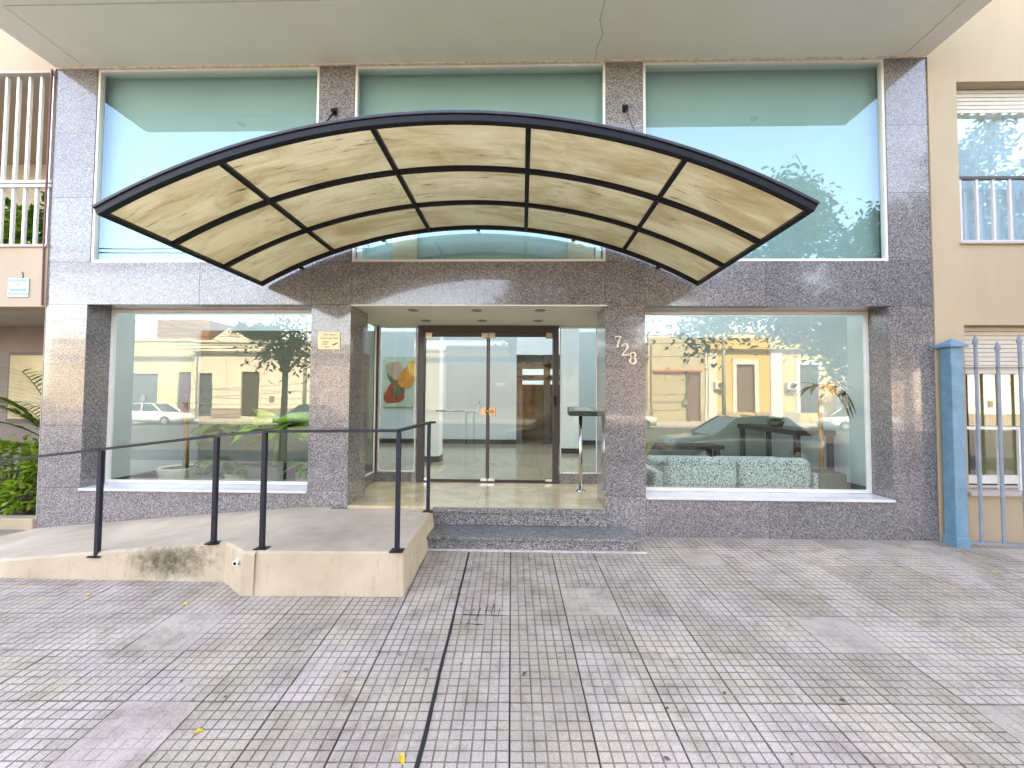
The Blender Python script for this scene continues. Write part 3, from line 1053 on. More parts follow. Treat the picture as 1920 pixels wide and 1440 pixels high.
for i in range(5):
    for j in range(3):
        b = MB()
        n = 8
        a0, a1 = angs[i] + 0.002, angs[i + 1] - 0.002
        y0, y1 = ys[j] - (0.004 if j == 0 else -0.001), ys[j + 1] - 0.001
        k0 = 0
        for q in range(n + 1):
            a = a0 + (a1 - a0) * q / n
            for r, y in ((CR + 0.006, y0), (CR + 0.006, y1), (CR + 0.0125, y1), (CR + 0.0125, y0)):
                x, z = arcpt(a, r)
                b.v.append((x, y, z))
        for q in range(n):
            for e in range(4):
                p, w = q * 4 + e, q * 4 + (e + 1) % 4
                b.f.append((p, w, w + 4, p + 4))
                b.m.append(0)
        b.f.append((0, 1, 2, 3))
        b.f.append(tuple(n * 4 + e for e in (3, 2, 1, 0)))
        b.m += [0, 0]
        b.build("roof_sheet", POLY, cn)
for a in (-R(24), -R(12.5), 0, R(12.5), R(24)):
    x_, z_ = arcpt(a, CR - 0.016)
    bx("wall_bracket", (x_ - 0.02, x_ + 0.02, YB + 0.021, -0.002, z_ - 0.012, z_ + 0.012), BLACK_STEEL, cn)
for s, xw in ((-1, -2.106), (1, 1.109)):
    x2, z2 = arcpt(R(s * 18.9), CR + 0.03)
    MB().tube([(xw, -0.01, 4.66), (x2, ys[1], z2 - 0.02)], 0.008, 8).build("tie_rod", CHROME if s > 0 else BLACK_STEEL, cn)
    a = MB()
    a.box(xw - 0.03, xw + 0.03, -0.012, -0.0015, 4.62, 4.70)
    a.tube([(xw, -0.012, 4.66), (xw, -0.07, 4.63)], 0.017, 8)
    a.build("wall_anchor", BLACK_STEEL, cn)

# ------------------------------------------------------------------ ramp and landing
rp = thing("concrete_ramp", "beige rendered access ramp and landing in front of the entrance", "ramp", (-2.5, -0.6, 0))
XL, XK = -5.75, -2.42
ld = MB()
ld.hexa([(-2.15, -1.32, -0.2), (-0.885, -1.30, -0.2), (-0.86, -0.052, -0.2), (-2.15, -0.052, -0.2),
         (-2.05, -1.285, 0.292), (-0.915, -1.245, 0.292), (-0.945, -0.052, 0.298), (-2.05, -0.052, 0.298)])
ld.m = [0, 1, 0, 0, 0, 0]
ld.build("landing", [RAMP_SIDE, RAMP_TOP], rp, bev=0.016, seg=3)
rb = MB()
N = 12
prev = None
for i in range(N + 1):
    x = XL + (XK - XL) * i / N
    zt = 0.288 - 0.0865 * (XK - x) - (0.02 * (1 - i / N) ** 2)
    ring = [(x, -1.105, gz(-1.1) - 0.1), (x, -1.085, zt - 0.018), (x, -1.06, zt), (x, -0.003, zt + 0.004), (x, -0.003, gz(0) - 0.1)]
    k0 = len(rb.v)
    rb.v += ring
    if prev is not None:
        for j in range(4):
            rb.f.append((prev + j, k0 + j, k0 + j + 1, prev + j + 1))
            rb.m.append(1 if j in (2,) else 0)
    prev = k0
# sweep from the ramp line out to the landing
for (x, yb_, yt_, zt) in ((-2.36, -1.14, -1.115, 0.29), (-2.25, -1.23, -1.19, 0.291), (-2.14, -1.31, -1.275, 0.291), (-2.04, -1.315, -1.282, 0.291)):
    ring = [(x, yb_, gz(-1.2) - 0.1), (x, yt_ - 0.02, zt - 0.02), (x, yt_, zt), (x, -0.003, zt + 0.005), (x, -0.003, gz(0) - 0.1)]
    k0 = len(rb.v)
    rb.v += ring
    for j in range(4):
        rb.f.append((prev + j, k0 + j, k0 + j + 1, prev + j + 1))
        rb.m.append(1 if j == 2 else 0)
    prev = k0
rb.build("ramp_slab", [RAMP_SIDE, RAMP_TOP], rp)
dp = MB()
dp.tube([(-2.20, -1.235, 0.205), (-2.20, -1.295, 0.20)], 0.02, 12)
dp.build("drain_pipe", WHITE_FRAME, rp)
MB().tube([(-2.20, -1.25, 0.203), (-2.20, -1.296, 0.1995)], 0.013, 10).build("pipe_bore", BLACK_STEEL, rp)
rl = MB()
for dx in (-0.012, 0.012):
    rl.box(-2.20 + dx - 0.003, -2.20 + dx + 0.003, -1.292, -1.262, 0.06, 0.17)
# handrail
SLATE = plain("slate_painted_steel", (0.016, 0.018, 0.030), 0.4, 0.3, 18, 0.06, 120, spec=0.3)
hr = thing("handrail", "dark blue-black steel handrail along ramp and landing", "railing", (-2.0, -1.15, 0.3))
RAILP = [(-6.3, -1.07, 0.70), (-3.515, -1.07, 1.034), (-2.535, -1.07, 1.155), (-2.04, -1.22, 1.207), (-0.975, -1.22, 1.222), (-0.972, -0.12, 1.222), (-0.93, -0.075, 1.222)]
rr_ = MB()
for a, b in zip(RAILP[:-1], RAILP[1:]):
    a, b = Vector(a), Vector(b)
    d = (b - a).normalized()
    n = Vector((-d.y, d.x, 0)).normalized() * 0.019
    h = Vector((0, 0, 0.011))
    a2, b2 = a - d * 0.006, b + d * 0.006
    rr_.hexa([a2 - n - h, b2 - n - h, b2 + n - h, a2 + n - h, a2 - n + h, b2 - n + h, b2 + n + h, a2 + n + h])
rr_.build("rail", SLATE, hr)
for (x, y, z0, z1, w) in ((-5.0, -1.07, 0.0, 0.845, 0.017), (-3.515, -1.07, 0.155, 1.022, 0.017), (-2.535, -1.07, 0.276, 1.143, 0.017), (-2.036, -1.22, 0.29, 1.196, 0.017), (-0.968, -1.22, 0.29, 1.21, 0.017), (-0.977, -0.12, 0.297, 1.21, 0.017)):
    p = MB()
    p.box(x - w, x + w, y - w, y + w, z0, z1)
    po = p.build("post", SLATE, hr, bev=0.003)
    q = MB()
    q.box(x - 0.05, x + 0.05, y - 0.04, y + 0.04, z0 - 0.004, z0 + 0.006)
    q.build("base_plate", BLACK_STEEL, po)

# ------------------------------------------------------------------ intercom pedestal
ip = thing("intercom_pedestal", "stainless steel post carrying a dark intercom box inside the porch", "intercom", (0.745, 0.85, 0.3155))
MB().tube([(0.745, 0.86, 0.318), (0.745, 0.86, 1.27)], 0.024, 16).build("post", CHROME, ip, True)
MB().lathe([(0.0, 0.012), (0.06, 0.012), (0.065, 0.0)], 20, (0.745, 0.86, 0.3165)).build("base_flange", CHROME, ip)
ib = MB()
ib.hexa([(0.59, 0.74, 1.265), (0.94, 0.74, 1.265), (0.94, 0.98, 1.275), (0.59, 0.98, 1.275), (0.59, 0.74, 1.325), (0.94, 0.74, 1.325), (0.94, 0.98, 1.38), (0.59, 0.98, 1.38)])
ib.build("intercom_box", plain("dark_green_enamel", (0.035, 0.05, 0.05), 0.25), ip, bev=0.006)
fp = MB()
fp.hexa([(0.66, 0.765, 1.328), (0.87, 0.765, 1.328), (0.87, 0.94, 1.3675), (0.66, 0.94, 1.3675), (0.66, 0.765, 1.334), (0.87, 0.765, 1.334), (0.87, 0.94, 1.3745), (0.66, 0.94, 1.3745)])
fp.build("button_plate", plain("brushed_plate", (0.3, 0.32, 0.31), 0.4, metal=0.6), ip)


# ------------------------------------------------------------------ plants
def leaf(b, base, d, length, width, droop=0.4, n=4, mi=0, fold=0.15, roll=0.0):
    """a pointed blade that bends downwards"""
    d = Vector(d).normalized()
    side = d.cross(Vector((0, 0, 1)))
    if side.length < 1e-3:
        side = Vector((1, 0, 0))
    side.normalize()
    if roll:
        side = Matrix.Rotation(roll, 3, d) @ side
    p = Vector(base)
    k0 = len(b.v)
    for i in range(n + 1):
        t = i / n
        w = width * math.sin(math.pi * (0.12 + 0.86 * t) ** 0.8) * 0.5
        nrm = side.cross(d).normalized()
        b.v += [tuple(p - side * w + nrm * fold * w), tuple(p), tuple(p + side * w + nrm * fold * w)]
        d = (d + Vector((0, 0, -droop / n))).normalized()
        p = p + d * (length / n)
    for i in range(n):
        a = k0 + i * 3
        b.f += [(a, a + 1, a + 4, a + 3), (a + 1, a + 2, a + 5, a + 4)]
        b.m += [mi, mi]


def rdir(rnd, up=0.3):
    a = rnd.uniform(0, 2 * math.pi)
    return Vector((math.cos(a), math.sin(a), rnd.uniform(-0.4, 1.0) + up)).normalized()


def shrub(name, label, c, size, n, mat, ls=0.07, seed=0, group=None, cat="shrub"):
    rnd = random.Random(seed)
    t = thing(name, label, cat, (c[0], c[1], c[2] - size[2]), group)
    b = MB()
    for i in range(n):
        u = Vector((rnd.gauss(0, 1), rnd.gauss(0, 1), rnd.gauss(0, 1))).normalized() * rnd.uniform(0.35, 1.0) ** 0.6
        lump = 1.0 + 0.22 * math.sin(u.x * 5 + seed) * math.cos(u.z * 6 + seed * 2)
        p = Vector((c[0] + u.x * size[0] * lump, c[1] + u.y * size[1] * lump, c[2] + u.z * size[2] * lump))
        dd = (u + rdir(rnd, 0.2) * 0.9)
        leaf(b, p, dd, ls * rnd.uniform(0.7, 1.4), ls * rnd.uniform(0.5, 0.8), 0.5, 2, 0, 0.2, rnd.uniform(-0.6, 0.6))
    o = b.build("foliage", mat, t)
    s = MB()
    for i in range(7):
        a = rnd.uniform(0, 6.28)
        s.tube([(c[0] + 0.03 * math.cos(a), c[1] + 0.03 * math.sin(a), c[2] - size[2] - 0.02), (c[0] + size[0] * 0.3 * math.cos(a), c[1] + size[1] * 0.3 * math.sin(a), c[2]), (c[0] + size[0] * 0.6 * math.cos(a), c[1] + size[1] * 0.6 * math.sin(a), c[2] + size[2] * 0.6)], [0.012, 0.008, 0.004], 5)
    s.build("stem", BARK, t)
    return t


def palm(name, label, base, nf, length, seed, spread=1.0, mat=None, group=None, aim=None):
    rnd = random.Random(seed)
    t = thing(name, label, "palm", base, group)
    st_ = MB()
    for i in range(4):
        a = rnd.uniform(0, 6.28)
        st_.tube([base, (base[0] + 0.04 * math.cos(a), base[1] + 0.04 * math.sin(a), base[2] + 0.35)], [0.02, 0.012], 6)
    st_.build("stem", BARK, t)
    for f_ in range(nf):
        b = MB()
        a = aim[f_][0] if aim else rnd.uniform(0, 2 * math.pi)
        el = aim[f_][1] if aim else rnd.uniform(0.7, 1.3)
        d = Vector((math.cos(a) * math.cos(el) * spread, math.sin(a) * math.cos(el) * spread, math.sin(el))).normalized()
        p = Vector(base) + Vector((0, 0, 0.3))
        L = length * (aim[f_][2] if aim else rnd.uniform(0.8, 1.15))
        n = 22
        pts = [p.copy()]
        for i in range(n):
            d = (d + Vector((0, 0, -0.055))).normalized()
            p = p + d * (L / n)
            pts.append(p.copy())
            if i > 4:
                side = d.cross(Vector((0, 0, 1))).normalized()
                ll = L * 0.36 * math.sin(math.pi * min(1, (i - 3) / n) * 0.92 + 0.12)
                for sg in (-1, 1):
                    dd = d * 0.75 + side * sg * 0.9 + Vector((0, 0, 0.12 + rnd.uniform(-0.1, 0.1)))
                    leaf(b, p, dd, ll * rnd.uniform(0.85, 1.1), 0.030, 0.5, 3)
        b.tube(pts, [0.008] * 6 + [0.005] * (len(pts) - 6), 4)
        b.build("frond", mat or LEAF_PALM, t)
    return t


def pot(t, x, y, z, r, h, mat=None, square=False):
    b = MB()
    if square:
        w = r
        b.box(x - w, x + w, y - w, y + w, z, z + h)
        po = b.build("pot", mat or POT, t, bev=0.01)
    else:
        b.lathe([(0.0, 0.0), (r * 0.78, 0.0), (r, h * 0.95), (r, h), (r * 0.9, h), (r * 0.88, h * 0.9)], 24, (x, y, z))
        po = b.build("pot", mat or POT, t, True)
    s = MB()
    if square:
        s.box(x - r * 0.9, x + r * 0.9, y - r * 0.9, y + r * 0.9, z + h - 0.002, z + h + 0.004)
    else:
        s.lathe([(0.0, 0.0), (r * 0.9, 0.0)], 20, (x, y, z + h * 0.93))
    s.build("soil", SOIL, t)
    return po


FZ = 0.315
# plants behind the left window
t = thing("potted_plant", "thin brown trunk tree in a wide pale planter behind left window", "potted plant", (-4.32, 1.05, FZ))
pot(t, -4.52, 1.05, FZ, 0.25, 0.27, POT)
MB().tube([(-4.47, 1.05, 0.56), (-4.475, 1.06, 0.9), (-4.49, 1.05, 1.25), (-4.50, 1.06, 1.42)], [0.035, 0.03, 0.028, 0.02], 8).build("trunk", plain("tan_trunk", (0.40, 0.25, 0.13), 0.8, 0.25, 12), t, True)
rnd = random.Random(3)
for i in range(7):
    b = MB()
    a = i * 0.95
    leaf(b, (-4.495, 1.055, 1.38), (math.cos(a), math.sin(a), 0.6), 0.2, 0.05, 0.9, 5)
    b.build("leaf", LEAF_POT, t)
t = thing("potted_plant", "umbrella shaped dark green plant in a low square planter by window", "potted plant", (-4.0, 1.0, FZ))
pot(t, -4.02, 1.0, FZ, 0.17, 0.2, POT_D, True)
MB().tube([(-4.0, 1.0, 0.5), (-4.02, 1.01, 0.8), (-4.03, 1.0, 1.12)], [0.018, 0.014, 0.012], 6).build("trunk", BARK, t, True)
rnd = random.Random(5)
for i in range(26):
    b = MB()
    a = i * 2.4
    zz = 1.12 - 0.01 * i if i < 16 else 0.62 + rnd.uniform(0, 0.1)
    leaf(b, (-4.03, 1.0, zz), (math.cos(a), math.sin(a), 0.75 if i < 16 else 0.5), rnd.uniform(0.28, 0.40), 0.13, 1.6, 6)
    b.build("leaf", LEAF_POT, t)
t = thing("potted_plant", "broad leaved banana like plant with one yellow leaf behind window", "potted plant", (-3.2, 1.1, FZ))
pot(t, -3.35, 1.05, FZ, 0.2, 0.30, POT_D, True)
MB().tube([(-3.3, 1.05, 0.6), (-3.29, 1.06, 0.85), (-3.27, 1.05, 1.08)], [0.04, 0.034, 0.03], 8).build("trunk", plain("green_stem", (0.22, 0.27, 0.08), 0.6), t, True)
for (a, e, l, w, dr, m) in ((-1.2, 0.8, 0.5, 0.26, 1.5, LEAF_BANANA), (-2.1, 0.7, 0.5, 0.26, 1.5, LEAF_BANANA), (-0.5, 0.6, 0.55, 0.24, 1.3, LEAF_BANANA), (-2.7, 0.6, 0.5, 0.24, 1.3, LEAF_BANANA), (3.0, 0.75, 0.55, 0.34, 0.9, LEAF_BANANA), (0.3, 0.75, 0.55, 0.34, 0.9, LEAF_BANANA), (-1.2, 0.9, 0.45, 0.34, 0.9, LEAF_BANANA), (3.3, 0.45, 0.62, 0.22, 0.7, LEAF_BANANA), (0.1, 0.55, 0.66, 0.24, 0.8, LEAF_BANANA), (2.7, 0.9, 0.55, 0.2, 0.6, LEAF_BANANA), (0.5, 0.8, 0.55, 0.2, 0.7, LEAF_BANANA), (-1.5, 0.7, 0.5, 0.22, 0.9, LEAF_BANANA), (1.4, 0.8, 0.6, 0.22, 0.7, LEAF_BANANA), (3.9, 0.3, 0.5, 0.18, 1.1, LEAF_BANANA), (-0.6, 0.35, 0.55, 0.2, 0.9, LEAF_BANANA), (3.25, -0.1, 0.46, 0.2, 0.7, LEAF_YELLOW)):
    b = MB()
    leaf(b, (-3.28, 1.05, 1.05 if m is LEAF_BANANA else 1.0), (math.cos(a), math.sin(a), e), l * 1.15, w * 1.35, dr, 8, 0, 0.25)
    b.build("leaf", m, t)
t = thing("potted_plant", "low fern with arching fronds in a dark pot beside granite pillar", "potted plant", (-2.75, 1.0, FZ))
pot(t, -2.72, 1.0, FZ, 0.17, 0.3, POT_D)
rnd = random.Random(11)
for i in range(18):
    b = MB()
    a = i * 2.4
    leaf(b, (-2.72, 1.0, 0.6), (math.cos(a), math.sin(a), 0.9), rnd.uniform(0.45, 0.65), 0.09, 1.5, 7)
    b.build("leaf", LEAF_POT, t)
t = thing("potted_plant", "small bushy plant in a round pot between the larger planters", "potted plant", (-3.72, 0.95, FZ))
pot(t, -3.72, 0.95, FZ, 0.14, 0.22, POT)
rnd = random.Random(12)
for i in range(20):
    b = MB()
    a = i * 2.4
    leaf(b, (-3.72, 0.95, 0.53), (math.cos(a), math.sin(a), 0.9), rnd.uniform(0.24, 0.38), 0.10, 1.2, 5)
    b.build("leaf", LEAF_POT, t)

for o in list(COL.objects):
    if o.type == 'EMPTY' and o.name.startswith("potted_plant"):
        o.location += Vector((0.17, -0.28, 0))
# right window: sofa, table, plants
SOFA = None


def sofa_mat():
    m, t, b = nodes("flecked_upholstery")
    v = wcoord(t)
    n = noise(t, v, 72, 2, 0.5, 0.8)
    c = ramp(t, n, [(0.38, (0.07, 0.10, 0.095)), (0.47, (0.27, 0.33, 0.31)), (0.55, (0.60, 0.65, 0.62))])
    t.links.new(c, b.inputs["Base Color"])
    b.inputs["Roughness"].default_value = 0.9
    return m


SOFA = sofa_mat()
t = thing("sofa", "two seat flecked green sofa with its back to the right window", "sofa", (2.55, 0.95, FZ))
for a, b_ in ((1.70, 2.585), (2.60, 3.46)):
    m_ = MB()
    m_.box(a, b_, 0.55, 0.78, FZ + 0.08, FZ + 0.47)
    m_.build("back_cushion", SOFA, t, bev=0.10, seg=5)
    m_ = MB()
    m_.box(a, b_, 0.79, 1.35, FZ + 0.18, FZ + 0.40)
    m_.build("seat_cushion", SOFA, t, bev=0.05, seg=3)
for a, b_ in ((1.58, 1.69), (3.47, 3.52)):
    m_ = MB()
    m_.box(a, b_, 0.57, 1.35, FZ + 0.08, FZ + 0.30)
    m_.build("arm", SOFA, t, bev=0.02, seg=3)
bx("base", (1.60, 3.5, 0.6, 1.32, FZ + 0.02, FZ + 0.075), WOOD_D, t)
t = thing("console_table", "dark wood side table along the right lobby wall", "table", (3.85, 1.8, FZ))
bx("tabletop", (3.60, 4.12, 1.1, 2.6, FZ + 0.70, FZ + 0.77), WOOD_D, t, bev=0.004)
for x in (3.62, 4.05):
    for y in (1.13, 2.5):
        bx("leg", (x, x + 0.06, y, y + 0.06, FZ, FZ + 0.699), WOOD_D, t)
t = thing("low_bench", "low dark brown wooden bench behind the flecked sofa", "bench", (2.2, 2.2, FZ))
bx("seat", (1.55, 3.1, 2.0, 2.4, FZ + 0.40, FZ + 0.46), WOOD_D, t)
for x in (1.6, 2.98):
    bx("leg", (x, x + 0.07, 2.03, 2.1, FZ, FZ + 0.399), WOOD_D, t)
    bx("leg", (x, x + 0.07, 2.3, 2.37, FZ, FZ + 0.399), WOOD_D, t)
t = thing("table_plant", "small olive plant bowl standing on the dark side table", "potted plant", (3.82, 1.9, FZ + 0.77))
MB().lathe([(0.0, 0.0), (0.08, 0.0), (0.12, 0.08), (0.11, 0.08)], 18, (3.82, 1.9, FZ + 0.771)).build("bowl", POT_D, t, True)
rnd = random.Random(21)
b = MB()
for i in range(60):
    a = i * 2.4
    leaf(b, (3.82 + rnd.uniform(-.05, .05), 1.9 + rnd.uniform(-.05, .05), FZ + 0.84), (math.cos(a), math.sin(a), 1.2), rnd.uniform(0.08, 0.16), 0.03, 0.8, 3)
b.build("foliage", LEAF_PALM, t)
t = thing("potted_plant", "drooping long leaved plant on a bare stem in right window corner", "potted plant", (3.68, 0.7, FZ))
pot(t, 3.68, 0.72, FZ, 0.16, 0.30, POT_D, True)
MB().tube([(3.64, 0.7, 0.6), (3.65, 0.7, 0.95), (3.64, 0.71, 1.3), (3.66, 0.72, 1.66)], [0.026, 0.024, 0.022, 0.016], 8).build("trunk", plain("orange_trunk", (0.42, 0.20, 0.08), 0.7, 0.25, 14), t, True)
rnd = random.Random(31)
for i in range(12):
    b = MB()
    a = i * 2.4
    dd = (math.cos(a), 0.4 * math.sin(a), 0.5)
    if i < 3:
        dd = (1, 0.05 * i, 0.6 - 0.15 * i)
    leaf(b, (3.66, 0.72, 1.64), dd, rnd.uniform(0.35, 0.5) if i >= 3 else 0.62, 0.07, 2.0 if i >= 3 else 2.6, 8)
    b.build("leaf", LEAF_DARK, t)
t = thing("yellow_plant", "tall yellowish grass tuft at the left edge of right window", "potted plant", (1.55, 0.75, FZ))
pot(t, 1.45, 0.75, FZ, 0.13, 0.25, POT_D)
rnd = random.Random(41)
b = MB()
for i in range(40):
    a = i * 2.4
    leaf(b, (1.45, 0.75, 0.55), (0.4 * math.cos(a), 0.4 * math.sin(a), 1.2), rnd.uniform(0.3, 0.6), 0.025, 0.5, 4)
b.build("foliage", leafmat("straw_leaf", (0.4, 0.33, 0.10), (0.5, 0.42, 0.14)), t)

# painting on the lobby back wall
t = thing("painting", "unframed flower painting in red and orange on lobby wall", "painting", (-3.15, 6.17, 1.9))
bx("canvas", (-3.57, -2.72, 6.15, 6.198, 1.25, 2.54), plain("painting_ground", (0.42, 0.50, 0.36), 0.6, 0.25, 4), t)


def blob(cx, cz, rx, rz, rot, mat, y, seed, name="painted_flower"):
    rnd = random.Random(seed)
    pts = []
    for i in range(22):
        a = 2 * math.pi * i / 22
        q = 1 + 0.13 * math.sin(3 * a + seed) + rnd.uniform(-0.06, 0.06)
        x, z = rx * q * math.cos(a), rz * q * math.sin(a)
        pts.append((cx + x * math.cos(rot) - z * math.sin(rot), y, cz + x * math.sin(rot) + z * math.cos(rot)))
    b = MB()
    b.face(pts)
    b.face([(p[0], p[1] + 0.002, p[2]) for p in reversed(pts)])
    b.build(name, mat, t)


P_RED = plain("paint_red", (0.40, 0.07, 0.03), 0.5, 0.4, 7)
P_OR = plain("paint_orange", (0.72, 0.25, 0.04), 0.5, 0.35, 7)
P_TAN = plain("paint_tan", (0.50, 0.33, 0.22), 0.5, 0.3, 7)
P_GRN = plain("paint_dark_green", (0.10, 0.16, 0.06), 0.5, 0.3, 7)
blob(-3.28, 1.95, 0.13, 0.42, 0.5, P_GRN, 6.1475, 5)
blob(-3.30, 2.2, 0.21, 0.24, 0.5, P_TAN, 6.1455, 1)
blob(-3.30, 1.58, 0.25, 0.27, -0.4, P_RED, 6.1435, 2)
blob(-3.22, 1.66, 0.10, 0.14, 0.5, P_GRN, 6.1420, 7)
blob(-2.93, 2.05, 0.20, 0.38, -0.5, P_OR, 6.1415, 3)
blob(-2.83, 2.22, 0.1, 0.22, 0.4, plain("paint_yellow", (0.80, 0.46, 0.08), 0.5, 0.2, 7), 6.1395, 4)

# ------------------------------------------------------------------ neighbour on the left
LB = thing("house", "peach rendered neighbour building with barred balcony and planted forecourt", "building", (-7.5, 0, 0))
lw = MB()
lw.box(-9.5, L0 - 0.004, -0.01, 0.22, 2.47, 3.14)
lw.box(-9.5, L0 - 0.004, -0.01, 0.22, 5.17, 8.0)
lw.box(-9.5, -8.2, -0.01, 0.22, 3.14, 5.17)
lw.box(-9.5, -8.4, -0.01, 0.22, -0.3, 2.47)
lw.build("wall", PINK, LB)
bx("balcony_sill", (-8.2, L0 - 0.006, -0.03, 0.24, 3.14, 3.17), plain("grey_sill", (0.45, 0.4, 0.36), 0.7), LB)
bx("balcony_lintel", (-8.2, L0 - 0.006, -0.02, 0.23, 5.14, 5.168), MATS["grey_sill"], LB)
bi = MB()
bi.box(-9.4, L0 - 0.01, 1.8, 1.9, 3.0, 5.3)
bi.build("balcony_wall", plain("balcony_beige", (0.72, 0.66, 0.54), 0.8), LB)
bx("balcony_ceiling", (-9.4, L0 - 0.01, 0.22, 1.8, 5.14, 5.3), PINK, LB)
bx("balcony_floor", (-9.4, L0 - 0.01, 0.22, 1.8, 2.9, 3.1), MATS["grey_sill"], LB)
bx("balcony_wall", (L0 - 0.012, L0 - 0.006, 0.22, 1.8, 3.1, 5.14), MATS["balcony_beige"], LB)
bwn = bx("window_frame", (-7.4, -5.6, 1.76, 1.8, 3.1, 4.35), WHITE_FRAME, LB)
bx("pane", (-7.35, -5.65, 1.745, 1.759, 3.15, 4.30), plain("dim_glass", (0.16, 0.17, 0.2), 0.1), bwn)
gr = thing("balcony_grille", "white vertical bar grille across the left neighbour balcony", "grille", (-6.7, 0.0, 3.17))
for i in range(20):
    x = -5.395 - 0.1365 * i
    bx("bar", (x - 0.014, x + 0.014, 0.03, 0.058, 3.17, 5.14), WHITE_FRAME, gr)
for z in (3.835, 3.885):
    bx("rail", (-8.1, -5.33, 0.0, 0.028, z, z + 0.026), WHITE_FRAME, gr)
tag(MB().tube([(L0 - 0.02, -0.025, 2.48), (L0 - 0.035, -0.025, 3.4), (L0 - 0.03, -0.025, 5.17)], 0.010, 8).build("conduit", RED_PIPE), "thin red brown conduit rising along the peach wall edge", "pipe")
# plants on the balcony
for i, (x, z) in enumerate(((-5.55, 3.45), (-5.85, 3.5), (-6.2, 3.45), (-6.55, 3.5))):
    shrub("balcony_plant", ["yellow green balcony plant closest to the granite wall", "second leafy balcony plant from the granite wall behind white bars", "third leafy balcony plant from the granite wall", "balcony plant furthest from the granite wall"][i], (x, 0.5, z), (0.24, 0.2, 0.40), 330, [LEAF_SHRUB, LEAF_POT, LEAF_SHRUB, LEAF_POT][i], 0.10, 50 + i, "plants on the left balcony", "plant")
# plate with light blue and white bands
pl = thing("wall_plate", "light blue and white banded enamel plate on the peach wall", "sign", (-5.62, -0.02, 2.67))
bx("plate", (-5.742, -5.505, -0.022, -0.012, 2.575, 2.785), plain("white_enamel", (0.52, 0.60, 0.64), 0.3, 0.04), pl, bev=0.003)
BLB = plain("light_blue_enamel", (0.13, 0.34, 0.50), 0.3, 0.05)
for z0, z1 in ((2.745, 2.775), (2.60, 2.625)):
    bx("blue_band", (-5.735, -5.512, -0.0235, -0.0215, z0, z1), BLB, pl)
bx("caption_strip", (-5.715, -5.53, -0.0235, -0.0215, 2.640, 2.668), plain("dull_blue", (0.14, 0.32, 0.45), 0.4, 0.4, 60), pl)
MB().tube([(-5.62, -0.0238, 2.715), (-5.62, -0.0215, 2.715)], 0.016, 12).build("emblem", plain("dull_violet", (0.3, 0.28, 0.42), 0.4), pl)
MB().tube([(-5.585, -0.012, 2.78), (-5.583, -0.014, 2.84), (-5.60, -0.012, 2.86)], 0.004, 6).build("hook", BLACK_STEEL, pl)
# forecourt recess
bx("porch_ceiling", (-9.4, L0 - 0.01, 0.22, 1.3, 2.47, 2.6), plain("taupe_ceiling", (0.52, 0.46, 0.42), 0.8), LB)
MB().lathe([(0.0, 2.462), (0.06, 2.46), (0.065, 2.47)], 16, (-5.9, 0.7, 0)).build("ceiling_lamp", plain("lamp_cover", (0.25, 0.22, 0.2), 0.5), LB)
bx("porch_wall", (L0 - 0.012, L0 - 0.006, 0.0, 1.3, -0.2, 2.47), plain("porch_grey", (0.46, 0.42, 0.40), 0.8), LB)
bx("porch_wall", (-9.4, L0 - 0.01, 1.3, 1.45, -0.3, 2.6), plain("porch_brown", (0.24, 0.19, 0.165), 0.6, 0.15, 3), LB)
for a, b_ in ((-7.3, -6.25), (-5.98, -5.72)):
    fo = bx("window_frame", (a - 0.04, b_ + 0.04, 1.27, 1.3, 1.1, 2.1), plain("umber_frame", (0.14, 0.11, 0.10), 0.5) if "umber_frame" not in MATS else MATS["umber_frame"], LB)
    bx("pane", (a, b_, 1.255, 1.269, 1.15, 2.05), plain("amber_blind", (0.60, 0.50, 0.30), 0.25, 0.12, 6) if "amber_blind" not in MATS else MATS["amber_blind"], fo)
bx("planter_kerb", (-8.3, L0 - 0.015, -0.03, 0.12, -0.1, 0.135), CREAM, LB, bev=0.01)
structure(bx("garden_soil_bed", (-8.3, L0 - 0.014, 0.12, 1.3, -0.2, 0.12), SOIL), "stuff")
for i, (x, y, z, sx, sz) in enumerate(((-5.60, 0.32, 0.70, 0.21, 0.26), (-5.95, 0.28, 0.62, 0.26, 0.36), (-5.72, 0.22, 0.36, 0.22, 0.2), (-6.45, 0.35, 0.6, 0.3, 0.4))):
    shrub("garden_shrub", ["yellow green leafy shrub against the granite corner", "leafy shrub left of the granite corner under the palm", "low leafy shrub spilling over the planter kerb", "leafy shrub furthest along the left planter"][i], (x, y, z), (sx, 0.2, sz), 420, LEAF_SHRUB, 0.075, 70 + i, "shrubs in the left planter")
palm("garden_palm", "feathery young palm behind the shrubs in the left planter", (-5.78, 0.62, 0.5), 10, 1.25, 81, 1.0, None, None,
     [(3.0, 1.0, 1.0), (2.5, 1.2, 1.1), (3.8, 0.9, 0.9), (-1.9, 1.1, 0.85), (-1.2, 1.25, 0.95), (0.0, 1.38, 0.85), (-0.6, 1.35, 0.8), (2.0, 1.35, 1.1), (4.3, 1.15, 0.95), (-0.1, 1.25, 0.62)])

# ------------------------------------------------------------------ neighbour on the right
RB = thing("house", "cream rendered neighbour building with shuttered windows behind blue fence", "building", (7, 0, 0))
WX0, WX1 = 4.64, 6.3
w = MB()
for a, b_, z0, z1 in ((L7 + 0.004, 9.5, -0.3, 0.53), (L7 + 0.004, WX0, 0.53, 2.285), (WX1, 9.5, 0.53, 2.285), (L7 + 0.004, 9.5, 2.285, 3.165), (L7 + 0.004, WX0, 3.165, 4.91), (WX1, 9.5, 3.165, 4.91), (L7 + 0.004, 9.5, 4.91, 8.2)):
    w.box(a, b_, -0.012, 0.24, z0, z1)
w.build("wall", CREAM, RB)


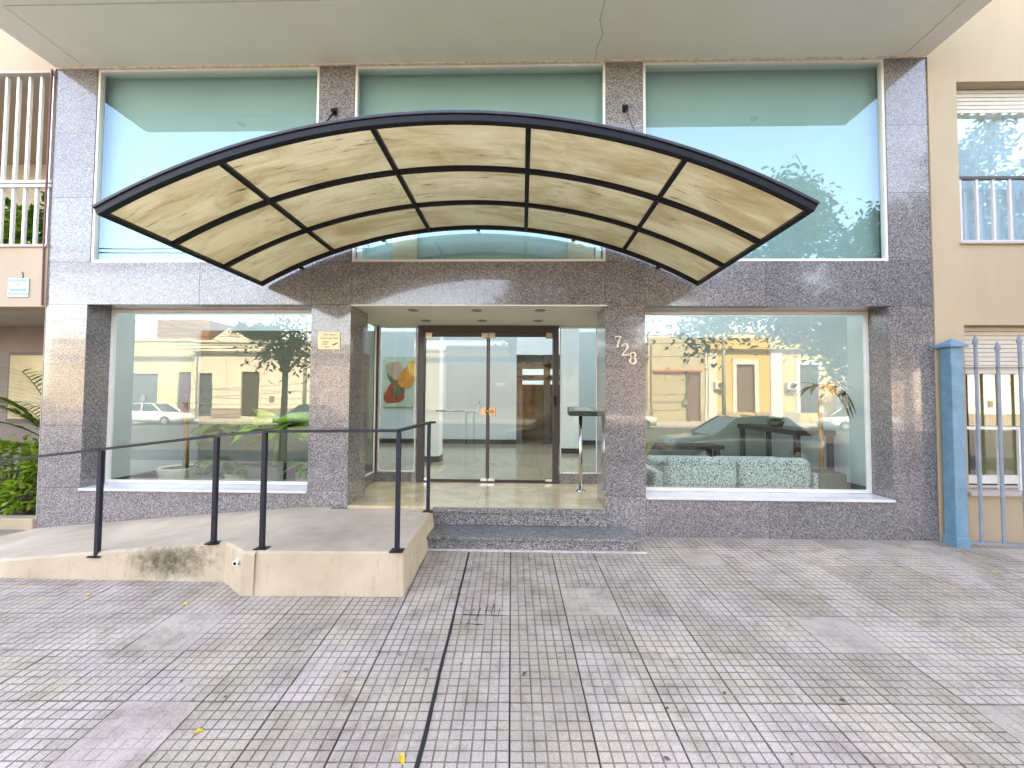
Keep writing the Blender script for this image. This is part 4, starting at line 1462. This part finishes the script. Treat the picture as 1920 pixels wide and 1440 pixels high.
def shutter(z0, z1, y):
    n = max(3, int(round((z1 - z0) / 0.047)))
    h = (z1 - z0) / n
    for i in range(n):
        b = MB()
        za = z0 + i * h
        b.hexa([(WX0 + 0.005, y, za + 0.002), (WX1 - 0.005, y, za + 0.002), (WX1 - 0.005, y + 0.012, za + 0.002), (WX0 + 0.005, y + 0.012, za + 0.002),
                (WX0 + 0.005, y + 0.004, za + h - 0.003), (WX1 - 0.005, y + 0.004, za + h - 0.003), (WX1 - 0.005, y + 0.012, za + h - 0.003), (WX0 + 0.005, y + 0.012, za + h - 0.003)])
        b.build("slat", SHUTTER, RB)


shutter(4.64, 4.905, 0.10)
shutter(1.775, 2.28, 0.10)
fo = MB()
for a, b_ in ((WX0 + 0.002, WX0 + 0.05), (5.62, 5.67), (WX1 - 0.05, WX1 - 0.002)):
    fo.box(a, b_, 0.13, 0.17, 3.17, 4.63)
fo.box(WX0 + 0.05, 5.62, 0.13, 0.17, 3.17, 3.22)
fo.box(5.67, WX1 - 0.05, 0.13, 0.17, 3.17, 3.22)
fo = fo.build("window_frame", WHITE_FRAME, RB)
MB().box(WX0 + 0.01, WX1 - 0.01, 0.148, 0.152, 3.18, 4.63).build("pane", GL_HOUSE, fo)


def curtain(x0, x1, y, z0, z1, mat, par, seed=0, name="curtain"):
    b = MB()
    n = int((x1 - x0) / 0.02)
    k0 = None
    for i in range(n + 1):
        x = x0 + (x1 - x0) * i / n
        yy = y + 0.022 * math.sin(i * 1.1 + seed) + 0.01 * math.sin(i * 0.37)
        b.v += [(x, yy, z0), (x, yy, z1)]
        if i:
            q = (i - 1) * 2
            b.f.append((q, q + 2, q + 3, q + 1))
            b.m.append(0)
    return b.build(name, mat, par, True)


CURT_W = plain("sheer_curtain", (0.80, 0.93, 0.97), 0.9, 0.05)
CURT_Y = plain("ochre_curtain", (0.72, 0.53, 0.16), 0.9, 0.15, 6)
curtain(WX0 + 0.02, WX1, 0.20, 3.17, 4.7, CURT_W, RB)
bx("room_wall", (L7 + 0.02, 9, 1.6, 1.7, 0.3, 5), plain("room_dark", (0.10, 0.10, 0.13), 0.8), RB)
fo = MB()
for a, b_ in ((WX0 + 0.002, WX0 + 0.05), (5.62, 5.67), (WX1 - 0.05, WX1 - 0.002)):
    fo.box(a, b_, 0.14, 0.18, 0.60, 1.774)
fo.box(WX0 + 0.05, 5.62, 0.14, 0.18, 0.60, 0.69)
fo.box(5.67, WX1 - 0.05, 0.14, 0.18, 0.60, 0.69)
fo = fo.build("window_frame", WHITE_FRAME, RB)
MB().box(WX0 + 0.01, WX1 - 0.01, 0.158, 0.162, 0.61, 1.774).build("pane", glass("dim_window_glass", (0.75, 0.8, 0.85), 0.12), fo)
curtain(5.06, WX1, 0.30, 0.65, 2.0, CURT_Y, RB, 2)
bx("window_sill", (WX0 - 0.02, WX1 + 0.02, -0.05, 0.2, 0.505, 0.545), plain("sill_stone", (0.5, 0.42, 0.38), 0.7), RB, bev=0.006)
bx("window_sill", (WX0 - 0.02, WX1 + 0.02, -0.04, 0.2, 3.14, 3.168), MATS["sill_stone"], RB, bev=0.006)
rg_ = thing("window_railing", "black topped railing with pale bars at the upper right window", "railing", (5.4, 0.0, 3.17))
bx("rail", (WX0 + 0.004, WX1 - 0.004, -0.005, 0.035, 3.852, 3.880), plain("dark_bronze_rail", (0.06, 0.055, 0.055), 0.4), rg_)
for i in range(10):
    x = WX0 + 0.028 + i * 0.172
    bx("bar", (x - 0.012, x + 0.012, 0.004, 0.026, 3.19, 3.851), plain("silver_bar", (0.62, 0.58, 0.60), 0.35, 0.05) if "silver_bar" not in MATS else MATS["silver_bar"], rg_)
bx("rail", (WX0 + 0.004, WX1 - 0.004, -0.005, 0.035, 3.17, 3.19), MATS["silver_bar"], rg_)
rg2 = thing("window_guard", "white guard rail with slim bars at the lower right window", "railing", (5.4, 0.0, 0.55))
bx("rail", (WX0 + 0.004, WX1 - 0.004, 0.06, 0.09, 1.185, 1.215), WHITE_FRAME, rg2)
for i in range(8):
    x = WX0 + 0.20 + i * 0.21
    bx("bar", (x - 0.013, x + 0.013, 0.063, 0.087, 0.546, 1.184), WHITE_FRAME, rg2)

# blue pillar and fence
fp_ = thing("fence_pillar", "square blue painted pillar with pyramid cap at the granite corner", "pillar", (4.42, -0.12, 0.02))
bx("shaft", (4.345, 4.465, -0.165, -0.045, 0.0, 2.03), BLUE, fp_, bev=0.006)
bx("base_block", (4.333, 4.478, -0.177, -0.033, 0.0, 0.12), BLUE, fp_, bev=0.006)
c = MB()
c.box(4.315, 4.495, -0.195, -0.015, 2.031, 2.06)
c.build("cap_slab", BLUE, fp_, bev=0.004)
c = MB()
ap = (4.405, -0.105, 2.125)
q = [(4.32, -0.19, 2.0605), (4.49, -0.19, 2.0605), (4.49, -0.02, 2.0605), (4.32, -0.02, 2.0605)]
c.face(list(reversed(q)))
for i in range(4):
    c.face([q[i], q[(i + 1) % 4], ap])
c.build("cap", BLUE, fp_)
fe = thing("bar_fence", "grey blue vertical bar fence with spear tips beside the pillar", "fence", (5.5, -0.16, 0.05))
for i in range(12):
    x = 4.605 + i * 0.197
    y = -0.15 - 0.018 * i
    top = 2.13 if i % 2 == 0 else 2.06
    b = MB()
    b.tube([(x, y, 0.05), (x, y, top - 0.06)], 0.015, 8)
    b.tube([(x, y, top - 0.06), (x, y, top - 0.03), (x, y, top + 0.03)], [0.024, 0.022, 0.003], 8)
    b.build("bar", BLUE_BAR, fe, False)
for z, h in ((0.055, 0.02), (1.815, 0.008)):
    b = MB()
    b.hexa([(4.47, -0.152, z), (6.8, -0.365, z), (6.8, -0.345, z), (4.47, -0.132, z), (4.47, -0.152, z + h), (6.8, -0.365, z + h), (6.8, -0.345, z + h), (4.47, -0.132, z + h)])
    b.build("rail", BLUE_BAR if h > 0.01 else BLACK_STEEL, fe)

# ------------------------------------------------------------------ fallen leaves on the pavement
LEAF_BROWN = leafmat("dry_leaf", (0.05, 0.035, 0.02), (0.08, 0.055, 0.03), None, 0.1)


def fallen(x, y, size, mat, seed, label, group):
    rnd = random.Random(seed)
    b = MB()
    a = rnd.uniform(0, 6.28)
    leaf(b, (0, 0, 0.004), (math.cos(a), math.sin(a), 0.35), size, size * 0.5, 0.9, 4, 0, 0.5, rnd.uniform(-0.5, 0.5))
    o = b.build("fallen_leaf", mat)
    o.location = (x, y, gz(y) + 0.002)
    tag(o, label, "leaf", group)


YL = ["bright yellow fallen leaf nearest the camera left of the joint", "small yellow fallen leaf on the ribbed tiles left of the ramp shadow", "pale yellow fallen leaf below the mould stain", "ochre fallen leaf beside the ramp foot", "yellow scrap of leaf far right near the blue fence"]
for i, (x, y) in enumerate(((-0.53, -2.60), (-1.52, -2.52), (-2.47, -1.44), (-3.28, -1.37), (4.1, -0.72))):
    fallen(x, y, (0.055, 0.04, 0.045, 0.05, 0.04)[i], LEAF_YELLOW, i, YL[i], "yellow leaves on the pavement")
rnd = random.Random(99)
spots = ((-1.53, -2.30), (-1.85, -2.2), (-1.0, -2.1), (-0.72, -1.95), (-0.35, -2.02), (-0.55, -2.07), (0.03, -2.07), (0.62, -1.75), (1.08, -2.2), (1.68, -2.23), (1.2, -2.55), (0.63, -2.58), (2.3, -1.9), (0.75, -2.3), (-2.2, -2.05), (2.4, -0.35))
WHERE = ("left of the joint by the small yellow leaf", "furthest left near the frame edge", "left of the joint below the landing", "left of the joint close to the landing corner",
         "just right of the joint, left one", "left beside the joint halfway down", "right of the joint below the step", "right of centre below the step end",
         "right of centre in the lower third", "right side in the lower third", "lower right near the frame bottom", "nearest the camera right of the joint",
         "far right in the middle of the paving", "right of centre, lower of a pair", "left below the ramp foot", "on the smooth paving under the right window")
for (x, y), wh in zip(spots, WHERE):
    fallen(x, y, rnd.uniform(0.018, 0.035), LEAF_BROWN, rnd.randrange(999), "tiny dark leaf scrap " + wh, "dark leaf scraps on the pavement")


# ------------------------------------------------------------------ the street behind the viewer (seen in the glass)
def tree(label, x, y, z0, h, trunk_h, crown, n, mat, seed, ls=0.13, tr=0.14, group="street trees", lean=0.0, hang=0.0):
    rnd = random.Random(seed)
    t = thing("street_tree", label, "tree", (x, y, z0), group)
    b = MB()
    top = Vector((x + lean, y, z0 + trunk_h))
    b.tube([(x, y, z0), (x + lean * 0.4, y + 0.03, z0 + trunk_h * 0.5), top], [tr, tr * 0.8, tr * 0.7], 9)
    tips = []
    cc = Vector((x + lean, y, z0 + trunk_h + crown[2] * 0.8))
    for i in range(9 if hang < 0.4 else 14):
        a = i * 2.4 + rnd.uniform(-0.3, 0.3)
        e = rnd.uniform(0.25 - 0.17 * (hang > 0.4), 1.2)
        d = Vector((math.cos(a) * math.cos(e) * crown[0], math.sin(a) * math.cos(e) * crown[1], math.sin(e) * crown[2] * 1.5))
        p1 = top + d * 0.45 + Vector((0, 0, 0.2))
        p2 = top + d * 0.95
        b.tube([top - Vector((0, 0, 0.1)), p1, p2], [tr * 0.5, tr * 0.3, tr * 0.08], 6)
        for k_ in range(5):
            q = p1.lerp(p2, rnd.uniform(0.0, 1.0))
            r_ = q + Vector((rnd.uniform(-1, 1) * crown[0] * 0.35, rnd.uniform(-1, 1) * crown[1] * 0.35, rnd.uniform(-0.5, 0.6) * crown[2] * 0.5))
            b.tube([q, q.lerp(r_, 0.5) + Vector((0, 0, 0.08)), r_], [tr * 0.14, tr * 0.09, tr * 0.04], 5)
            tips.append((q, r_))
    b.build("trunk", BARK, t, True)
    c = MB()
    for i in range(n):
        q, r_ = tips[rnd.randrange(len(tips))]
        u = rnd.random() ** 0.6
        p = q.lerp(r_, u * 1.15) + Vector((rnd.gauss(0, 0.22), rnd.gauss(0, 0.22), rnd.gauss(0, 0.17) - abs(rnd.gauss(0, hang))))
        leaf(c, p, rdir(rnd, -0.2), ls * rnd.uniform(0.7, 1.4), ls * 0.55, 0.8, 2, 0, 0.1, rnd.uniform(-1, 1))
    c.build("crown", mat, t)
    return t


tree("wide street tree with hanging leafy branches over the near kerb", 10.3, -6.9, -0.35, 9, 3.3, (6.6, 2.2, 4.2), 36000, LEAF_TREE, 5, 0.17, hang=0.5)
tree("rounded street tree at the near kerb straight across from the doors", 1.3, -7.0, -0.35, 7, 3.0, (2.3, 1.9, 2.2), 9000, LEAF_TREE, 23, 0.16, 0.13, hang=0.35)
tree("slim pale trunked street tree with sparse leaves on the near kerb", -6.75, -6.6, -0.35, 7, 2.6, (1.0, 0.9, 1.2), 900, LEAF_TREE, 8, 0.15, 0.11, hang=0.3)
tree("dense dark tree behind the white house roofs", -27.8, -37.5, -0.3, 9, 7.0, (2.0, 2.0, 2.0), 14000, LEAF_DARK, 9, 0.22, 0.16)
tree("young street tree on the far pavement by the yellow house", 25.6, -24.6, -0.3, 7, 3.2, (2.3, 1.8, 1.8), 4000, LEAF_TREE, 12, 0.2, 0.13)
tree("leafy tree on the far pavement opposite the entrance", 3.5, -24.6, -0.3, 8, 3.4, (2.6, 2.0, 2.2), 5500, LEAF_TREE, 14, 0.2, 0.15)

HY = -28.0


def house(label, x0, x1, h, col, openings, cornice=None, cname=None, hy=HY, depth=7, extra=None):
    t = thing("terraced_house", label, "house", ((x0 + x1) / 2, hy, -0.27), "houses across the street")
    m = plain("render_%d" % len(MATS), col, 0.85, 0.07, 0.8, streak=True)
    b = MB()
    # the front wall is built round the openings
    ops = sorted(openings, key=lambda o: o[0])
    cur = x0
    for (a, c, z0, z1, *_r) in ops:
        b.box(cur, a, hy - 0.35, hy, -0.3, h)
        if z0 > -0.25:
            b.box(a, c, hy - 0.35, hy, -0.3, z0)
        b.box(a, c, hy - 0.35, hy, z1, h)
        cur = c
    b.box(cur, x1, hy - 0.35, hy, -0.3, h)
    b.box(x0, x1, hy - depth, hy - 0.352, -0.3, h - 0.6)
    b.build("wall", m, t)
    for (a, c, z0, z1, kind, cc) in ops:
        mm = plain("leaf_%d" % len(MATS), cc, 0.6, 0.15, 3)
        if kind == "slats":
            n = int((z1 - z0) / 0.22)
            s = MB()
            for i in range(n):
                s.box(a, c, hy - 0.16, hy - 0.13 + 0.02 * (i % 2), z0 + i * (z1 - z0) / n + 0.01, z0 + (i + 1) * (z1 - z0) / n - 0.01)
            s.build("shutter", mm, t)
        elif kind == "panels":
            mid = (a + c) / 2
            for u, v_ in ((a, mid - 0.01), (mid + 0.01, c)):
                s = MB()
                s.box(u, v_, hy - 0.2, hy - 0.14, z0, z1)
                for za, zb in ((z0 + 0.15, z0 + 1.0), (z0 + 1.2, z0 + (z1 - z0) * 0.6), (z0 + (z1 - z0) * 0.65, z1 - 0.25)):
                    s.box(u + 0.12, v_ - 0.12, hy - 0.14, hy - 0.11, za, zb)
                s.build("door", mm, t)
        else:
            bx("garage_door" if kind == "garage" else "door", (a, c, hy - 0.2, hy - 0.14, z0, z1), mm, t)
        if kind in ("slats", "panels") and z1 > 3.6:
            s = MB()
            wf = plain("surround_white", (0.55, 0.53, 0.49), 0.8) if "surround_white" not in MATS else MATS["surround_white"]
            s.box(a - 0.3, a, hy, hy + 0.06, z0, z1 + 0.3)
            s.box(c, c + 0.3, hy, hy + 0.06, z0, z1 + 0.3)
            s.box(a - 0.3, c + 0.3, hy, hy + 0.07, z1 + 0.3, z1 + 0.42)
            s.box(a, c, hy, hy + 0.06, z1, z1 + 0.3)
            s.build("surround", wf, t)
    pl_ = MB()
    cur = x0
    for (a, c, z0, *_r) in ops:
        if z0 < 0.6:
            pl_.box(cur, a, hy + 0.001, hy + 0.05, -0.3, 0.55)
            cur = c
    pl_.box(cur, x1, hy + 0.001, hy + 0.05, -0.3, 0.55)
    pl_.build("plinth", MATS.get("house_plinth") or plain("house_plinth", (0.30, 0.26, 0.22), 0.85), t)
    MB().tube([(x0 + 0.25, hy + 0.08, -0.2), (x0 + 0.25, hy + 0.08, h - 0.8)], 0.05, 6).build("downpipe", MATS.get("house_pipe") or plain("house_pipe", (0.2, 0.18, 0.16), 0.6), t)
    mx_ = x0 + (x1 - x0) * 0.62
    bx("meter_box", (mx_, mx_ + 0.35, hy + 0.002, hy + 0.07, 1.1, 1.55), MATS["house_pipe"], t)
    bx("street_lamp_bracket", (mx_ - 1.2, mx_ - 1.14, hy + 0.002, hy + 0.6, 3.9, 3.95), MATS["house_pipe"], t)
    if cornice:
        s = MB()
        s.box(x0, x1, hy, hy + 0.35, cornice, cornice + 0.12)
        s.box(x0, x1, hy, hy + 0.22, cornice - 0.14, cornice)
        s.box(x0, x1, hy, hy + 0.12, h - 0.12, h + 0.05)
        s.build("cornice", m, t)
    return t


house("pale yellow house with wide grey garage door", -38, -26.6, 6.1, (0.56, 0.50, 0.29), [(-33.6, -29.6, -0.26, 3.34, "garage", (0.07, 0.09, 0.105)), (-27.97, -26.85, -0.26, 3.48, "door", (0.10, 0.05, 0.08))], 4.72)
house("white house with louvred shutter door and old panelled door", -26.6, -16.5, 6.0, (0.58, 0.55, 0.47), [(-26.25, -25.1, -0.1, 3.4, "slats", (0.09, 0.11, 0.14)), (-22.7, -21.25, -0.1, 3.5, "panels", (0.05, 0.035, 0.03))], 5.15)
house("low white house with a plain brown door", -16.5, -6.5, 5.6, (0.50, 0.47, 0.42), [(-13.5, -12.2, -0.1, 3.2, "panels", (0.2, 0.12, 0.08)), (-10, -8.6, 0.8, 3.2, "slats", (0.3, 0.3, 0.28))], 4.9)
house("ochre house with two shuttered windows", -6.5, 3.0, 5.9, (0.22, 0.165, 0.10), [(-4.6, -3.2, 0.7, 3.4, "slats", (0.2, 0.14, 0.1)), (-0.4, 1.0, -0.1, 3.4, "panels", (0.2, 0.1, 0.06))], 5.0)
house("grey brown house with a dark garage", 3.0, 9.9, 5.4, (0.20, 0.16, 0.13), [(4.6, 7.6, -0.2, 3.0, "garage", (0.10, 0.08, 0.08))], 4.7)
hb = house("beige house with a thin red frame round its gate", 9.9, 14.3, 6.6, (0.42, 0.37, 0.27), [(10.3, 13.0, -0.2, 3.6, "garage", (0.36, 0.31, 0.22)), (13.05, 14.0, -0.2, 3.6, "door", (0.16, 0.075, 0.08))], None)
s = MB()
s.box(10.15, 14.1, HY, HY + 0.05, 3.65, 3.78)
s.box(10.15, 10.25, HY, HY + 0.05, -0.2, 3.65)
s.build("red_frame", plain("frame_red", (0.5, 0.06, 0.04), 0.6), hb)
hyel = house("yellow house with white pilasters and tall shuttered windows", 14.3, 28.5, 6.9, (0.54, 0.38, 0.17), [(16.8, 18.2, 0.5, 4.28, "slats", (0.16, 0.10, 0.085)), (21.7, 23.1, 0.5, 4.28, "panels", (0.045, 0.02, 0.012)), (26.0, 27.3, 0.5, 4.28, "slats", (0.34, 0.2, 0.17))], 5.45)
s = MB()
for xx in (14.35, 19.4, 24.4):
    s.box(xx, xx + 0.9, HY, HY + 0.10, -0.2, 5.3)
s.build("pilaster", MATS["surround_white"], hyel)
house("white corner house at the far right", 28.5, 40, 6.2, (0.8, 0.77, 0.7), [(30.5, 32, -0.1, 3.3, "panels", (0.2, 0.14, 0.1))], 5.2)
hbk = thing("brick_house", "red brick upper storey rising behind the yellow house", "house", (-33, -35.5, -0.27))
bx("wall", (-36.5, -31.2, -41, -35.4, -0.3, 9.1), plain("brick_render", (0.22, 0.10, 0.06), 0.9, 0.2, 3), hbk)
hbk = thing("gabled_house", "white gabled attic behind the yellow house parapet", "house", (-29.4, -35.4, -0.27))
s = MB()
s.box(-31.1, -27.0, -41, -35.4, -0.3, 7.0)
s.hexa([(-31.1, -41, 7.0), (-27.0, -41, 7.0), (-27.0, -35.4, 7.0), (-31.1, -35.4, 7.0), (-29.2, -41, 8.3), (-29.0, -41, 8.3), (-29.0, -35.4, 8.3), (-29.2, -35.4, 8.3)])
s.build("wall", plain("gable_white", (0.6, 0.57, 0.5), 0.85), hbk)
for i, xx in enumerate((15.4, 21.0)):
    t = thing("air_conditioner", ["white air conditioner left of the pink shutter", "white air conditioner beside the dark wooden window"][i], "air conditioner", (xx, HY + 0.2, 2.6), "air conditioners on the yellow house")
    bx("case", (xx - 0.42, xx + 0.42, HY + 0.02, HY + 0.36, 2.3, 2.9), MATS["surround_white"], t, bev=0.03)
    MB().lathe([(0.0, 0.0), (0.2, 0.0), (0.22, 0.02)], 18, (0, 0, 0)).build("fan_grille", DARK_FRAME, t).matrix_local = Matrix.Translation(Vector((xx, HY + 0.365, 2.6)) - t.location) @ Matrix.Rotation(-math.pi / 2, 4, 'X')
    bx("bracket", (xx - 0.3, xx + 0.3, HY + 0.01, HY + 0.34, 2.24, 2.29), DARK_FRAME, t)


# cars
def car(label, x, y, z, col, facing=1, hatch=False, seed=0, group="cars parked along the street"):
    t = thing("parked_car", label, "car", (x, y, z), group)
    pm, pt, pb = nodes("car_paint_%d" % len(MATS))
    pb.inputs["Base Color"].default_value = (*col, 1)
    pb.inputs["Roughness"].default_value = 0.25
    pb.inputs["Coat Weight"].default_value = 1.0
    gm = MATS.get("car_glass") or plain("car_glass", (0.03, 0.045, 0.05), 0.06, 0.02)
    tyre = MATS.get("tyre") or plain("tyre", (0.02, 0.02, 0.02), 0.8)
    # stations along the length: x, belt height, half width
    L = 4.2 if not hatch else 3.8
    body = [(-0.50, 0.45, 0.62), (-0.49, 0.66, 0.74), (-0.44, 0.78, 0.82), (-0.30, 0.84, 0.86), (-0.18, 0.90, 0.88), (0.0, 0.92, 0.88), (0.20, 0.93, 0.88), (0.38, 0.93, 0.85), (0.46, 0.90 if not hatch else 0.95, 0.80), (0.495, 0.72, 0.72), (0.50, 0.5, 0.62)]
    b = MB()
    prev = None
    for (u, zb, wd) in body:
        xx = u * L * facing
        ring = [(-wd * 0.92, 0.22), (-wd, 0.45), (-wd * 0.98, min(zb, 0.7)), (-wd * 0.9, zb), (wd * 0.9, zb), (wd * 0.98, min(zb, 0.7)), (wd, 0.45), (wd * 0.92, 0.22)]
        k0 = len(b.v)
        b.v += [(x + xx, y + a, z + c) for a, c in ring]
        if prev is not None:
            for j in range(8):
                b.f.append((prev + j, prev + (j + 1) % 8, k0 + (j + 1) % 8, k0 + j))
                b.m.append(0)
        else:
            b.f.append(tuple(k0 + j for j in range(8)))
            b.m.append(0)
        prev = k0
    b.f.append(tuple(prev + j for j in reversed(range(8))))
    b.m.append(0)
    b.build("body", pm, t, True)
    cab = [(-0.235, 0.90, 0.02), (-0.06, 1.40, 1.0), (0.10, 1.45, 1.0), (0.26, 1.40, 1.0), (0.40 if not hatch else 0.455, 0.92, 0.02)]
    g = MB()
    prev = None
    for (u, zt, f_) in cab:
        xx = u * L * facing
        ring = [(-0.78, 0.88), (-0.78 + 0.17 * f_, zt), (0.78 - 0.17 * f_, zt), (0.78, 0.88)]
        k0 = len(g.v)
        g.v += [(x + xx, y + a, z + c) for a, c in ring]
        if prev is not None:
            for j in range(3):
                g.f.append((prev + j, prev + j + 1, k0 + j + 1, k0 + j))
                g.m.append(0)
        prev = k0
    g.build("glazing", gm, t)
    r_ = MB()
    prev = None
    for (u, zt, f_) in cab[1:4]:
        xx = u * L * facing
        k0 = len(r_.v)
        r_.v += [(x + xx, y - 0.63, z + zt + 0.012), (x + xx, y + 0.63, z + zt + 0.012), (x + xx, y + 0.62, z + zt - 0.03), (x + xx, y - 0.62, z + zt - 0.03)]
        if prev is not None:
            for j in range(4):
                r_.f.append((prev + j, prev + (j + 1) % 4, k0 + (j + 1) % 4, k0 + j))
                r_.m.append(0)
        prev = k0
    for s_ in (-1, 1):
        for (u0_, z0_, u1_, z1_) in ((-0.235, 0.9, -0.06, 1.4), (0.26, 1.4, 0.40 if not hatch else 0.455, 0.92)):
            r_.tube([(x + u0_ * L * facing, y + s_ * (0.775 if z0_ < 1 else 0.615), z + z0_), (x + u1_ * L * facing, y + s_ * (0.615 if z1_ > 1 else 0.775), z + z1_)], 0.035, 6)
        r_.tube([(x + 0.09 * L * facing, y + s_ * 0.785, z + 0.9), (x + 0.10 * L * facing, y + s_ * 0.62, z + 1.44)], 0.03, 6)
    r_.build("roof", pm, t)
    for u in (-0.31, 0.30):
        for s_ in (-1, 1):
            w_ = MB()
            cy = y + s_ * 0.80
            xx = x + u * L * facing
            w_.tube([(xx, cy - 0.10, z + 0.31), (xx, cy + 0.10, z + 0.31)], 0.31, 18)
            wo = w_.build("wheel", tyre, t)
            w_ = MB()
            w_.tube([(xx, cy - 0.106, z + 0.31), (xx, cy + 0.106, z + 0.31)], 0.19, 14)
            w_.build("rim", CHROME, wo)
    for s_ in (-1, 1):
        xx = x - 0.47 * L * facing
        bx("headlight", (min(xx, xx - 0.04 * facing), max(xx, xx - 0.04 * facing) + 0.05, y + s_ * 0.55 - 0.16, y + s_ * 0.55 + 0.16, z + 0.62, z + 0.74), WHITE_FRAME, t)
    return t


car("white saloon parked on the far side before the garage", -24.6, -22.4, -0.42, (0.75, 0.75, 0.74), -1)
car("grey green car parked on the far side before the white house", -14.2, -22.4, -0.42, (0.12, 0.17, 0.16), 1)
car("blue grey car parked at the near kerb", 6.3, -7.4, -0.42, (0.10, 0.14, 0.17), 1)
car("dark blue car parked further along the near kerb", 1.2, -7.4, -0.42, (0.02, 0.03, 0.07), 1, True)
car("white hatchback parked before the yellow house", 21.4, -22.4, -0.42, (0.78, 0.78, 0.78), 1, True)
car("silver car parked opposite the entrance", 6.5, -22.4, -0.42, (0.45, 0.45, 0.46), -1)

# poles and cables
for i, (x, y) in enumerate(((-15.5, -24.2), (14.0, -24.2), (-17.5, -6.5), (15.5, -6.5))):
    t = thing("utility_pole", ["concrete pole on the far pavement before the white house", "concrete pole on the far pavement before the yellow house", "concrete pole at the near kerb left of the building", "concrete pole at the near kerb right of the building"][i], "pole", (x, y, -0.3), "poles carrying the street cables")
    MB().tube([(x, y, -0.35), (x, y, 8.2)], [0.14, 0.09], 10).build("shaft", KERB, t, True)
    bx("crossarm", (x - 0.06, x + 0.06, y - 0.7, y + 0.7, 7.2, 7.3), WOOD_M, t)


def cable(p, q, sag, n):
    pts = []
    for i in range(17):
        u = i / 16
        v_ = Vector(p).lerp(Vector(q), u)
        v_.z -= sag * 4 * u * (1 - u)
        pts.append(v_)
    o = MB().tube(pts, 0.02, 5).build("street_cable", CABLE)
    tag(o, n, "cable", "overhead cables along the street")
    return o


rnd = random.Random(17)
for i in range(7):
    z = 4.9 + 0.17 * i
    ORD = ("lowest", "second lowest", "third lowest", "middle", "third highest", "second highest", "highest")
    cable((-32, -6.3 - 0.1 * i, z + rnd.uniform(-.15, .2)), (-2.0 + 4 * i, -6.3 - 0.1 * i, z + rnd.uniform(-.3, .5)), 0.25, "%s black overhead cable strung above the near kerb" % ORD[i])
for i in range(9):
    z = 4.6 + 0.32 * i
    cable((-45, -23.9 + rnd.uniform(-.4, .4), z + rnd.uniform(-.2, .4)), (-15.5 if i % 2 else 14, -24.2, z + rnd.uniform(-.5, .6)), 0.4, "%s black overhead cable strung along the far pavement" % ("lowest", "second lowest", "third lowest", "fourth lowest", "middle", "fourth highest", "third highest", "second highest", "highest")[i])
for i in range(3):
    cable((-17.5, -6.5, 7.2 - 0.3 * i), (-27 + 3 * i, -27.9, 5.8), 0.4, "%s service cable crossing the street to the white house" % ("upper", "middle", "lower")[i])
